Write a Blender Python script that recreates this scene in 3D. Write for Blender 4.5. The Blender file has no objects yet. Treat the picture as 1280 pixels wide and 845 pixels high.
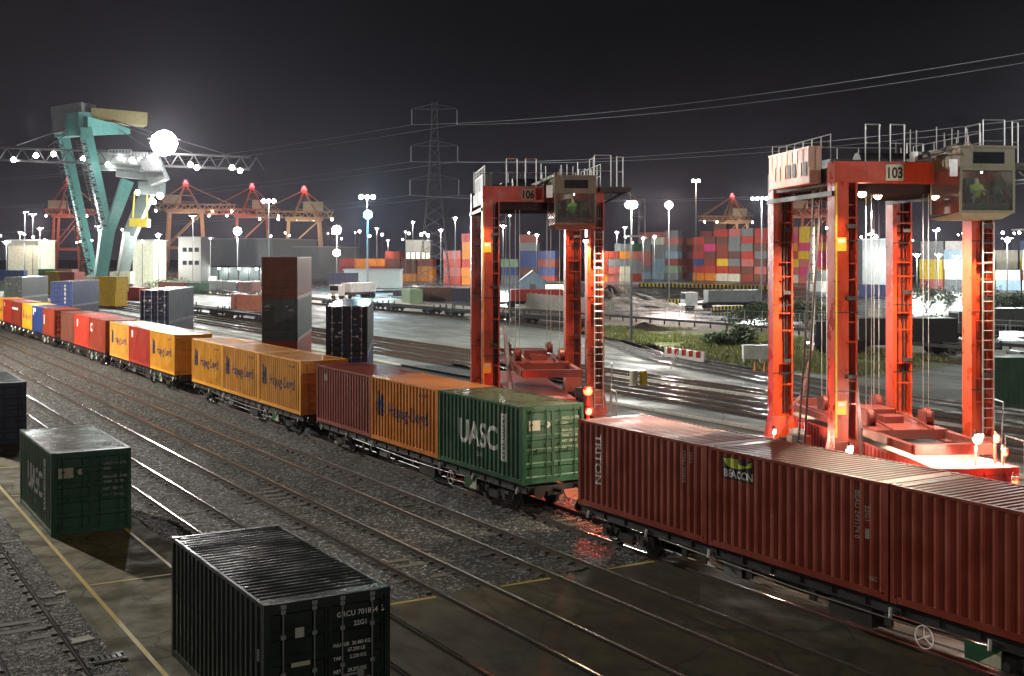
import bpy, bmesh, math, random
from mathutils import Vector, Matrix
random.seed(7)
sc = bpy.context.scene
col = sc.collection
rad = math.radians

# ------------------------------------------------------------------ camera
# world: +Y runs along the tracks, +X across them; the camera stands on a footbridge at the origin
A = rad(30.8); CH = 8.75; FP = 1500.0; YH = 320.0
SA, CA = math.sin(A), math.cos(A)
cam_d = bpy.data.cameras.new('camera'); cam = bpy.data.objects.new('camera', cam_d); col.objects.link(cam)
cam.location = (0, 0, CH); cam.rotation_euler = (rad(90), 0, -A)
cam_d.sensor_width = 36; cam_d.lens = FP/1280*36; cam_d.shift_y = -(422.5-YH)/1280
cam_d.clip_start = 0.1; cam_d.clip_end = 6000
sc.camera = cam
sc.view_settings.view_transform = 'Standard'; sc.view_settings.look = 'None'
sc.view_settings.exposure = 0.0; sc.view_settings.gamma = 1.0; sc.view_settings.use_curve_mapping = False
sc.render.engine = 'CYCLES'
cy = sc.cycles
cy.use_denoising = True; cy.max_bounces = 5; cy.diffuse_bounces = 2; cy.glossy_bounces = 3; cy.transmission_bounces = 4
cy.volume_bounces = 0; cy.sample_clamp_indirect = 4; cy.sample_clamp_direct = 0; cy.use_light_tree = True
cy.use_adaptive_sampling = True; cy.adaptive_threshold = 0.02
cy.caustics_reflective = False; cy.caustics_refractive = False

# ------------------------------------------------------------------ world: night sky lit by the port
w = bpy.data.worlds.new('World'); sc.world = w; w.use_nodes = True
nt = w.node_tree; nt.nodes.clear()
out = nt.nodes.new('ShaderNodeOutputWorld'); bg = nt.nodes.new('ShaderNodeBackground')
tc = nt.nodes.new('ShaderNodeTexCoord'); sep = nt.nodes.new('ShaderNodeSeparateXYZ')
nt.links.new(tc.outputs['Generated'], sep.inputs[0])
rp = nt.nodes.new('ShaderNodeValToRGB')
els = rp.color_ramp.elements
els[0].position = 0.0; els[0].color = (0.030, 0.024, 0.032, 1)
els[1].position = 0.32; els[1].color = (0.0016, 0.0013, 0.0019, 1)
e = els.new(0.06); e.color = (0.0120, 0.0100, 0.0135, 1)
e = els.new(0.15); e.color = (0.0042, 0.0034, 0.0048, 1)
nz = nt.nodes.new('ShaderNodeTexNoise'); nz.inputs['Scale'].default_value = 2.2; nz.inputs['Detail'].default_value = 5
mp = nt.nodes.new('ShaderNodeMapping'); mp.inputs['Scale'].default_value = (1, 1, 4)
nt.links.new(tc.outputs['Generated'], mp.inputs[0]); nt.links.new(mp.outputs[0], nz.inputs['Vector'])
mr = nt.nodes.new('ShaderNodeMapRange'); mr.inputs[1].default_value = .3; mr.inputs[2].default_value = .7
mr.inputs[3].default_value = .55; mr.inputs[4].default_value = 1.6
nt.links.new(nz.outputs[0], mr.inputs[0])
nt.links.new(sep.outputs[2], rp.inputs[0]); nt.links.new(rp.outputs[0], bg.inputs[0]); nt.links.new(mr.outputs[0], bg.inputs[1])
nt.links.new(bg.outputs[0], out.inputs[0])

# ------------------------------------------------------------------ helpers
def C2W(X, Y, z=0.0):          # X metres right of and Y metres ahead of the camera -> world
    return Vector((X*CA+Y*SA, -X*SA+Y*CA, z))
def G(px, py, z=0.0):          # where the sight line through that point of the photo meets height z
    Y = FP*(CH-z)/(py-YH); return C2W((px-640)/FP*Y, Y, z)
def AT(px, py, Y):             # the point on that sight line Y metres ahead
    return C2W((px-640)/FP*Y, Y, CH+(YH-py)*Y/FP)

def tag(o, label=None, cat=None, group=None, kind=None):
    if label: o['label'] = label
    if cat: o['category'] = cat
    if group: o['group'] = group
    if kind: o['kind'] = kind
    return o
def empty(name, loc=(0, 0, 0), rz=0, label=None, cat=None, group=None):
    o = bpy.data.objects.new(name, None); col.objects.link(o)
    o.location = loc; o.rotation_euler = (0, 0, rz); o.empty_display_size = .2
    return tag(o, label, cat, group)

class MB:
    def __init__(s): s.v = []; s.f = []; s.m = []; s.mi = 0
    def quad(s, a, b, c, d):
        n = len(s.v); s.v += [tuple(a), tuple(b), tuple(c), tuple(d)]; s.f.append((n, n+1, n+2, n+3)); s.m.append(s.mi)
    def poly(s, pts):
        n = len(s.v); s.v += [tuple(p) for p in pts]; s.f.append(tuple(range(n, n+len(pts)))); s.m.append(s.mi)
    def box(s, x0, x1, y0, y1, z0, z1):
        n = len(s.v)
        s.v += [(x0,y0,z0),(x1,y0,z0),(x1,y1,z0),(x0,y1,z0),(x0,y0,z1),(x1,y0,z1),(x1,y1,z1),(x0,y1,z1)]
        for f in ((0,3,2,1),(4,5,6,7),(0,1,5,4),(1,2,6,5),(2,3,7,6),(3,0,4,7)):
            s.f.append(tuple(n+i for i in f)); s.m.append(s.mi)
    def beam(s, p, q, w, h=None, w2=None, h2=None, up=(0, 0, 1)):
        p = Vector(p); q = Vector(q); h = h or w; w2 = w2 or w; h2 = h2 or h
        d = (q-p).normalized(); u = Vector(up)
        if abs(d.dot(u)) > .95: u = Vector((0, 1, 0))
        a = d.cross(u).normalized(); b = a.cross(d).normalized()
        n = len(s.v)
        for c, ww, hh in ((p, w, h), (q, w2, h2)):
            for i, j in ((-1,-1),(1,-1),(1,1),(-1,1)): s.v.append(tuple(c+a*(i*ww/2)+b*(j*hh/2)))
        for f in ((0,1,2,3),(7,6,5,4),(0,4,5,1),(1,5,6,2),(2,6,7,3),(3,7,4,0)):
            s.f.append(tuple(n+i for i in f)); s.m.append(s.mi)
    def tube(s, p, q, r, r2=None, k=8, cap=True):
        p = Vector(p); q = Vector(q); r2 = r if r2 is None else r2
        d = (q-p).normalized(); u = Vector((0,0,1)) if abs(d.z) < .9 else Vector((0,1,0))
        a = d.cross(u).normalized(); b = a.cross(d)
        n = len(s.v)
        for c, rr in ((p, r), (q, r2)):
            for i in range(k):
                t = 2*math.pi*i/k; s.v.append(tuple(c+a*(rr*math.cos(t))+b*(rr*math.sin(t))))
        for i in range(k):
            j = (i+1) % k; s.f.append((n+i, n+k+i, n+k+j, n+j)); s.m.append(s.mi)
        if cap:
            s.f.append(tuple(n+i for i in range(k))); s.m.append(s.mi)
            s.f.append(tuple(n+k+i for i in reversed(range(k)))); s.m.append(s.mi)
    def path(s, pts, r, k=6):
        for a, b in zip(pts[:-1], pts[1:]): s.tube(a, b, r, k=k)
    def ring(s, c, ax, R, r, k=20, kk=6):
        c = Vector(c); ax = Vector(ax).normalized(); u = Vector((0,0,1)) if abs(ax.z) < .9 else Vector((0,1,0))
        a = ax.cross(u).normalized(); b = a.cross(ax)
        pts = [c+a*(R*math.cos(2*math.pi*i/k))+b*(R*math.sin(2*math.pi*i/k)) for i in range(k+1)]
        s.path(pts, r, kk)
    def mesh(s, name, mats):
        me = bpy.data.meshes.new(name); me.from_pydata(s.v, [], s.f)
        for m in mats: me.materials.append(m)
        if len(mats) > 1: me.polygons.foreach_set('material_index', s.m)
        me.update(); return me
    def build(s, name, mats, parent=None, loc=None):
        if not isinstance(mats, (list, tuple)): mats = [mats]
        return link(name, s.mesh(name, mats), parent, loc)
def link(name, me, parent=None, loc=None, mat=None):
    o = bpy.data.objects.new(name, me); col.objects.link(o)
    if parent: o.parent = parent
    if loc is not None: o.location = loc
    if mat is not None:
        o.material_slots[0].link = 'OBJECT'; o.material_slots[0].material = mat
    return o
def children(o): return [c for c in CH_OF.get(o.name, [])]
def tree(o):
    return [c for c in bpy.data.objects if c.parent == o]
def index_children():
    d = {}
    for c in bpy.data.objects:
        if c.parent: d.setdefault(c.parent.name, []).append(c)
    return d
def copy_tree(o, idx, parent=None):
    c = o.copy(); col.objects.link(c)
    if parent: c.parent = parent
    for ch in idx.get(o.name, []): copy_tree(ch, idx, c)
    return c

# ------------------------------------------------------------------ materials
def newmat(name):
    m = bpy.data.materials.new(name); m.use_nodes = True
    n = m.node_tree; b = n.nodes['Principled BSDF']; return m, n, b
def nd(n, t, **k):
    x = n.nodes.new(t)
    for a, v in k.items():
        if a in x.inputs.keys(): x.inputs[a].default_value = v
        else: setattr(x, a, v)
    return x
def coords(n, scale=(1,1,1), world=False):
    if world:
        g = n.nodes.new('ShaderNodeNewGeometry'); o = g.outputs['Position']
    else:
        g = n.nodes.new('ShaderNodeTexCoord'); o = g.outputs['Object']
    mp = nd(n, 'ShaderNodeMapping'); mp.inputs['Scale'].default_value = scale
    n.links.new(o, mp.inputs[0]); return mp.outputs[0]
def noise(n, v, scale, detail=4, rough=.55):
    x = nd(n, 'ShaderNodeTexNoise'); x.inputs['Scale'].default_value = scale; x.inputs['Detail'].default_value = detail
    x.inputs['Roughness'].default_value = rough; n.links.new(v, x.inputs['Vector']); return x.outputs[0]
def ramp(n, v, stops):
    r = nd(n, 'ShaderNodeValToRGB'); e = r.color_ramp.elements
    while len(e) < len(stops): e.new(.5)
    for i, (p, c) in enumerate(stops):
        e[i].position = p; e[i].color = tuple(c)+(1,) if len(c) == 3 else c
    n.links.new(v, r.inputs[0]); return r.outputs[0]
def maprange(n, v, a, b, c, d):
    r = nd(n, 'ShaderNodeMapRange'); 
    for i, x in enumerate((a, b, c, d)): r.inputs[i+1].default_value = x
    n.links.new(v, r.inputs[0]); return r.outputs[0]
def mixc(n, f, a, b, mode='MIX'):
    m = nd(n, 'ShaderNodeMix'); m.data_type = 'RGBA'; m.blend_type = mode
    for s, x in ((m.inputs[0], f), (m.inputs[6], a), (m.inputs[7], b)):
        if isinstance(x, (int, float)): s.default_value = x
        elif isinstance(x, tuple): s.default_value = x+(1,) if len(x) == 3 else x
        else: n.links.new(x, s)
    return m.outputs[2]
def bump(n, b, h, strength=.4, dist=.02):
    x = nd(n, 'ShaderNodeBump'); x.inputs['Strength'].default_value = strength; x.inputs['Distance'].default_value = dist
    n.links.new(h, x.inputs['Height']); n.links.new(x.outputs[0], b.inputs['Normal'])

def paint(name, c, rough=.42, dirt=.45, rust=.5, wet=0.0, metallic=0.0):
    m, n, b = newmat(name)
    v = coords(n, (1,1,1)); vs = coords(n, (9, 9, .55))
    f1 = noise(n, v, 1.3, 6); st = noise(n, vs, 1.0, 5, .65); sp = noise(n, v, 7.0, 8, .7)
    c0 = mixc(n, maprange(n, f1, .35, .7, 0, 1), tuple(x*.82 for x in c), tuple(min(1, x*1.12) for x in c))
    c1 = mixc(n, maprange(n, st, .5, .78, 0, dirt), c0, tuple(.35*x+.018 for x in c))
    c2 = mixc(n, maprange(n, sp, .64, .72, 0, rust), c1, (.075, .032, .016))
    n.links.new(c2, b.inputs['Base Color'])
    n.links.new(maprange(n, f1, .3, .75, max(.08, rough-.12), rough+.16), b.inputs['Roughness'])
    b.inputs['Metallic'].default_value = metallic
    lowf = noise(n, v, 1.7, 3, .5); a = nd(n, 'ShaderNodeMath', operation='MULTIPLY_ADD'); n.links.new(sp, a.inputs[0]); a.inputs[1].default_value = .12; n.links.new(lowf, a.inputs[2])
    bump(n, b, a.outputs[0], .30, .05)
    return m
def plain(name, c, rough=.5, metallic=0.0, var=.2):
    m, n, b = newmat(name)
    v = coords(n); f = noise(n, v, 3.0, 5)
    n.links.new(mixc(n, maprange(n, f, .3, .7, 0, 1), tuple(x*(1-var) for x in c), tuple(min(1, x*(1+var)) for x in c)), b.inputs['Base Color'])
    b.inputs['Roughness'].default_value = rough; b.inputs['Metallic'].default_value = metallic
    return m
def emis(name, c, s):
    m, n, b = newmat(name); b.inputs['Base Color'].default_value = (.02, .02, .02, 1)
    b.inputs['Emission Color'].default_value = tuple(c)+(1,); b.inputs['Emission Strength'].default_value = s
    try: m.cycles.emission_sampling = 'NONE'
    except Exception: pass
    return m

RED = paint('red_paint', (.42, .035, .018)); MAROON = paint('oxide_red_paint', (.24, .034, .015), dirt=.4)
BROWN = paint('brown_paint', (.13, .042, .026)); ORANGE = paint('orange_paint', (.62, .20, .018), rust=.35)
HAPY = paint('lit_yellow_orange_paint', (.84, .38, .028), rust=.4, dirt=.4); HAPO = paint('sun_faded_orange_paint', (.74, .33, .05), rust=.7, dirt=.7); GREEN = paint('green_paint', (.014, .085, .035)); DGREEN = paint('dark_green_paint', (.012, .032, .020))  # yellow-orange carries the stronger light on the distant boxes in its colour
BLUE = paint('blue_paint', (.022, .045, .17)); NAVY = paint('navy_paint', (.012, .017, .045)); GREY = paint('grey_paint', (.16, .17, .175))
SLATE = paint('slate_paint', (.10,.12,.115)); WHITE = paint('white_paint', (.72, .72, .70), dirt=.3); CREAM = paint('cream_paint', (.55, .52, .40))
YELLOW = paint('yellow_paint', (.65, .42, .02)); PINKRED = paint('faded_red_paint', (.45, .12, .10)); TEALB = paint('turquoise_paint', (.03, .20, .26))
MAGENTA = paint('magenta_paint', (.55, .03, .17)); LGREEN = paint('pale_green_paint', (.22, .34, .20)); LBLUE = paint('pale_blue_paint', (.22, .33, .42))
DARKM = paint('dark_steel', (.022, .022, .023), rough=.5, rust=.6); BOGIE = paint('bogie_steel', (.035, .030, .027), rough=.45, rust=.8)
RUSTY = paint('rusty_steel', (.10, .050, .032), rough=.6, rust=.8)
CRANE = paint('carrier_red_paint', (.44, .042, .009), rough=.32, dirt=.75, rust=.45); CRANED = paint('shaded_grimy_red', (.16, .022, .014), rough=.45, dirt=.8, rust=.7)  # second red is a darkened copy: shade on unlit beams, plus grime
TEAL = paint('teal_crane_paint', (.045, .17, .155), dirt=.7, rust=.3)
GALV = plain('galvanised_steel', (.50, .51, .52), .35, .7); POLE = plain('pole_paint', (.07, .075, .075), .6)
TYRE = plain('tyre_rubber', (.018, .018, .018), .75); BLACK = plain('black_trim', (.012, .012, .012), .5)
LETW = plain('white_lettering', (.75, .75, .73), .5, 0, .12); LETB = plain('navy_lettering', (.018, .020, .10), .5); LETG = plain('grey_lettering', (.42, .42, .40), .55, 0, .15)
LIME = plain('lime_decal', (.45, .55, .06), .5); STICK = plain('yellow_sticker', (.75, .55, .04), .5)
LINEY = paint('yellow_line_paint', (.55, .40, .04), .55, dirt=.6, rust=.0); WALLP = plain('pale_render', (.40, .39, .36), .7); ROOFG = plain('grey_sheet_roof', (.30, .31, .32), .5)
GLASSD = plain('dark_window_glass', (.02, .025, .03), .08)
STS_R = paint('quay_crane_red', (.40, .13, .08), dirt=.3, rust=.1); STS_Y = paint('quay_crane_buff', (.45, .30, .18), dirt=.3, rust=.1)

def spec(b, v):
    b.inputs['Specular IOR Level'].default_value = v
def ballast_mat():
    m, n, b = newmat('ballast_stone'); v = coords(n, (1,1,1), True)
    vo = nd(n, 'ShaderNodeTexVoronoi'); vo.inputs['Scale'].default_value = 14.0; n.links.new(v, vo.inputs['Vector'])
    vo2 = nd(n, 'ShaderNodeTexVoronoi'); vo2.inputs['Scale'].default_value = 23.0; n.links.new(v, vo2.inputs['Vector'])
    s = nd(n, 'ShaderNodeSeparateColor'); n.links.new(vo.outputs['Color'], s.inputs[0])
    c = ramp(n, s.outputs[0], [(0, (.012,.012,.012)), (.5, (.050,.049,.047)), (.80, (.098,.096,.094)), (1, (.50,.49,.47))])
    big = noise(n, v, .22, 5); c = mixc(n, maprange(n, big, .42, .68, 0, .65), c, mixc(n, .35, c, (.045,.032,.022)))
    n.links.new(c, b.inputs['Base Color']); n.links.new(maprange(n, s.outputs[1], 0, 1, .55, .95), b.inputs['Roughness']); spec(b, .3)
    a = nd(n, 'ShaderNodeMath', operation='ADD'); n.links.new(vo.outputs['Distance'], a.inputs[0]); n.links.new(vo2.outputs['Distance'], a.inputs[1])
    bump(n, b, a.outputs[0], 1.0, .09)
    return m
def concrete_mat(name, c, wetlo=.12, wethi=.6, bscale=.35, tint=None, streak=(1,1,1), joints=0.0):
    m, n, b = newmat(name); v = coords(n, (1,1,1), True); vs = coords(n, streak, True)
    big = noise(n, vs, bscale, 7, .6); fine = noise(n, v, 6.0, 6, .7); mid = noise(n, vs, bscale*3.3, 4)
    c0 = ramp(n, big, [(.30, tuple(x*.50 for x in c)), (.52, c), (.75, tuple(min(1, x*1.35) for x in c))])
    if tint: c0 = mixc(n, maprange(n, mid, .45, .62, 0, .75), c0, tint)
    c1 = mixc(n, maprange(n, fine, .45, .75, 0, .35), c0, tuple(x*.4 for x in c))
    if bscale >= .1:
        dv = noise(n, v, 1.1, 4); vv = nd(n, 'ShaderNodeVectorMath', operation='MULTIPLY_ADD'); n.links.new(v, vv.inputs[0]); vv.inputs[1].default_value = (1,1,1)
        cmb = nd(n, 'ShaderNodeCombineXYZ'); n.links.new(dv, cmb.inputs[0]); n.links.new(dv, cmb.inputs[1]); n.links.new(cmb.outputs[0], vv.inputs[2])
        vo = nd(n, 'ShaderNodeTexVoronoi'); vo.feature = 'DISTANCE_TO_EDGE'; vo.inputs['Scale'].default_value = .38; n.links.new(vv.outputs[0], vo.inputs['Vector'])
        c1 = mixc(n, maprange(n, vo.outputs[0], .004, .016, .7, 0), c1, (.012,.011,.009))
        tm = noise(n, coords(n, (2.2,.05,1), True), 1.0, 3); c1 = mixc(n, maprange(n, tm, .55, .7, 0, .55), c1, (.018,.016,.013))
    b.inputs['Specular IOR Level'].default_value = .28
    n.links.new(c1, b.inputs['Base Color'])
    n.links.new(maprange(n, mid, .36, .62, wetlo, wethi), b.inputs['Roughness'])
    h = fine
    bump(n, b, h, .35, .02)
    return m
BALLAST = ballast_mat()
SLAB = concrete_mat('stained_yard_concrete', (.125,.105,.045), .62, .95, .30, (.055,.042,.022))
SLABN = concrete_mat('dark_oily_concrete', (.066,.054,.027), .62, .95, .45, (.040,.022,.012), (1,.55,1))
YARD = concrete_mat('wet_yard_concrete', (.21,.215,.19), .46, .85, .10, (.15,.155,.135), (1.6,.5,1))
LANE = concrete_mat('carrier_lane_concrete', (.15,.145,.11), .55, .9, .12, (.14,.13,.10), (1.4,.6,1))
EARTH = concrete_mat('track_bed_earth', (.060,.052,.043), .6, .95, .4, (.035,.035,.03))
ASPH = concrete_mat('wet_asphalt', (.050,.052,.055), .10, .5, .06, (.09,.09,.09), (1,.6,1))
FAR = concrete_mat('far_ground_surface', (.10,.10,.09), .25, .7, .02)
SAND = concrete_mat('sandy_path_surface', (.26,.22,.15), .5, .9, .3)
GRASSG = concrete_mat('grassy_soil', (.10,.12,.025), .6, .95, .35, (.20,.19,.045))
RAILM = plain('worn_rail_steel', (.62,.62,.62), .18, 1.0, .1); RAILS = plain('rail_web_rust', (.060,.035,.024), .7)
SLEEP = plain('concrete_sleeper', (.10,.095,.085), .8); LEAF = plain('leaf_green', (.075,.13,.035), .6, 0, .5); LEAFD = plain('dark_leaf', (.035,.055,.022), .65, 0, .4)
BARK = plain('bark', (.06,.045,.035), .8); GRASSB = plain('grass_blade', (.13,.17,.03), .6, 0, .5)

# ------------------------------------------------------------------ ground, yards, tracks
def sheet(name, pts, z, m, kind='structure'):
    b = MB(); b.poly([(x, y, z) for x, y in pts]); o = b.build(name, m); tag(o, kind=kind); return o
def strip(name, x0, x1, y0, y1, z, m): return sheet(name, [(x0,y0),(x1,y0),(x1,y1),(x0,y1)], z, m)
strip('ground', -1500, 2600, -300, 3000, -.20, FAR)
def slabbox(name, x0, x1, y0, y1, z0, z1, m):
    b = MB(); b.box(x0, x1, y0, y1, z0, z1); return tag(b.build(name, m), kind='structure')
slabbox('pavement', -60, 3.55, -40, 420, -.19, -.02, SLABN)
slabbox('pavement', 5.98, 9.75, -40, 420, -.19, .0, SLAB)
b = MB()                                       # ballast beds, gently rolling
def bed(b, x0, x1, y0, y1, z=-.03, st=.9, amp=.05):
    nx = max(2, int((x1-x0)/st)); ny = max(2, int((y1-y0)/st*.6)); n0 = len(b.v)
    r = random.Random(int(x0*7))
    for j in range(ny+1):
        for i in range(nx+1):
            b.v.append((x0+(x1-x0)*i/nx, y0+(y1-y0)*j/ny, z+r.uniform(-amp, amp)))
    for j in range(ny):
        for i in range(nx):
            a = n0+j*(nx+1)+i; b.f.append((a, a+1, a+nx+2, a+nx+1)); b.m.append(0)
bed(b, 3.55, 5.98, -20, 300, -.005, .45, .03); bed(b, 9.75, 24.0, 27.35, 160, .0, .45, .035); bed(b, 9.75, 24.0, 160, 420, .0)
tag(b.build('ballast_bed', BALLAST), kind='structure')
# concrete crossing laid between the rails near the camera
TRX = [(3.75, 5.2), (10.80, 12.25), (14.15, 15.63), (17.60, 19.10), (21.15, 22.60)]
b = MB()
xs = [9.78]
for a, c in TRX[1:]: xs += [a-.09, a+.09, c-.09, c+.09]
xs.append(24.0)
for i in range(0, len(xs), 2):
    for y0, y1 in ((-40, -12), (-11.96, 3.2), (3.24, 15.2), (15.24, 27.3)):
        b.box(xs[i], xs[i+1], y0, y1, -.2, .085)
tag(b.build('crossing_pavement', SLABN), kind='structure')
strip('groove_floor', 9.78, 24.0, -40, 27.3, -.09, EARTH)
b = MB()
for x0, x1 in ((12.45, 13.95), (15.85, 17.4), (19.3, 20.9), (10.0, 10.55)): b.quad((x0,27.12,.0892),(x1,27.12,.0892),(x1,27.25,.0892),(x0,27.25,.0892))
tag(b.build('painted_line', LINEY), kind='structure')
b = MB()
for x0, x1 in ((6.56, 6.67), (9.02, 9.11)): b.quad((x0,-30,.004),(x1,-30,.004),(x1,400,.004),(x0,400,.004))
for y in (23.4, 36.3-3.2, 46.9, 53.3): b.quad((6.69,y,.004),(9.0,y,.004),(9.0,y+.1,.004),(6.69,y+.1,.004))
tag(b.build('painted_line', LINEY), kind='structure')
strip('carrier_lane', 24.0, 41.4, -60, 700, 0.0, LANE)
b = MB(); b.box(41.4, 41.65, -60, 700, -.2, .13); tag(b.build('kerb', WALLP), kind='structure')
strip('concrete_strip', 41.65, 44.2, -60, 700, .002, YARD)
strip('track_bed', 44.2, 54.2, -60, 700, -.02, EARTH)
b = MB(); b.box(51.0-.12, 51.0+.12, 40, 72, -.05, .16); tag(b.build('kerb', WALLP), kind='structure')
strip('wet_yard', 54.2, 79.5, -60, 700, .0, YARD)
strip('sandy_path', 79.5, 101, -60, 700, -.01, SAND)
strip('access_road', 101.0, 103.2, -60, 700, .004, YARD)
strip('asphalt_yard', 103.2, 300, -60, 900, -.004, ASPH)
sheet('grass_soil', [(63.0, 70), (66, 60), (84, 66), (93, 92), (92, 118), (84, 128), (76, 113), (66.5, 84)], .012, GRASSG)
# bright bleached concrete between the tracks and the grass
sheet('concrete_apron', [(54.3, 66), (60.8, 74), (63.5, 84), (71, 106), (79, 130), (79, 175), (70, 175), (60, 110), (54.3, 84)], .008, YARD)

def track(x0, x1, ya, yb, label, sleepers=True, zr=.15, buried=False):
    t = empty('railway_track', ((x0+x1)/2, ya, 0), 0, label, 'railway track')
    L = yb-ya; h = .725
    for s in (-h, h):
        b = MB(); b.mi = 1
        b.box(s-.07, s+.07, 0, L, -.03, -.0); b.box(s-.012, s+.012, 0, L, 0, zr-.045)
        b.box(s-.036, s+.036, 0, L, zr-.045, zr-.004); b.mi = 0
        b.box(s-.030, s+.030, 0, L, zr-.004, zr)
        b.build('rail', [RAILM, RAILS], t)
    if sleepers:
        b = MB(); y = .3
        while y < min(L, 150):
            b.box(-1.25, 1.25, y-.12, y+.12, -.14, -.004+random.uniform(-.03, .012)); y += .68
            for s in (-h, h): b.box(s-.16, s+.16, y-.08-.68, y+.08-.68, -.01, .03)
        b.build('sleepers', SLEEP, t)
    return t
track(*TRX[0], -20, 300, 'track beside the pavement edge at the left of the yard')
track(*TRX[1], -20, 420, 'track passing right behind the free standing green and black containers')
track(*TRX[2], -20, 420, 'second track from the loaded train, between two empty tracks')
track(*TRX[3], -20, 420, 'empty track next to the loaded container train')
track(*TRX[4], -20, 420, 'track under the loaded container train')
track(45.2, 46.65, -50, 600, 'dark track just past the carrier lane kerb', False)
track(48.6, 50.05, -50, 600, 'middle track of the dark track bed past the carrier lane', False)
track(52.1, 53.55, -50, 600, 'track on the far edge of the dark track bed', False)
track(80.6, 82.05, -50, 420, 'track carrying the row of empty flat wagons', False)
def curve_track(pts, label):
    t = empty('railway_track', (0, 0, 0), 0, label, 'railway track')
    # catmull-rom through ground points
    P = [Vector((p[0], p[1], 0)) for p in pts]; Q = []
    for i in range(len(P)-1):
        a = P[max(i-1, 0)]; b_ = P[i]; c = P[i+1]; d = P[min(i+2, len(P)-1)]
        for k in range(8):
            u = k/8; Q.append(.5*((2*b_)+(c-a)*u+(2*a-5*b_+4*c-d)*u*u+(3*b_-a-3*c+d)*u**3))
    Q.append(P[-1])
    for s in (-.725, .725):
        b = MB()
        for i in range(len(Q)-1):
            d = (Q[i+1]-Q[i]).normalized(); nrm = Vector((d.y, -d.x, 0))*s
            b.beam(Q[i]+nrm+Vector((0,0,.07)), Q[i+1]+nrm+Vector((0,0,.07)), .07, .15)
        b.build('rail', RAILM, t)
    b = MB()
    for i in range(len(Q)-1):
        d = (Q[i+1]-Q[i]).normalized(); nrm = Vector((d.y, -d.x, 0)); u = Vector((0,0,.012))
        b.quad(Q[i]-nrm*1.35+u, Q[i]+nrm*1.35+u, Q[i+1]+nrm*1.35+u, Q[i+1]-nrm*1.35+u)
    b.build('sleeper_bed', EARTH, t)
    return t
curve_track([(53.5, 30), (55.2, 50), (58.8, 66), (62.0, 79.5), (67.6, 92), (74.4, 108), (78.5, 122), (80.5, 150)], 'curved track swinging past the grass to the wagon row')
curve_track([(57.5, 30), (59.2, 52), (62.3, 68), (64.9, 80), (70.4, 92), (77.3, 108), (83.5, 122), (85.7, 150)], 'outer curved track running along the grass edge')

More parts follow.
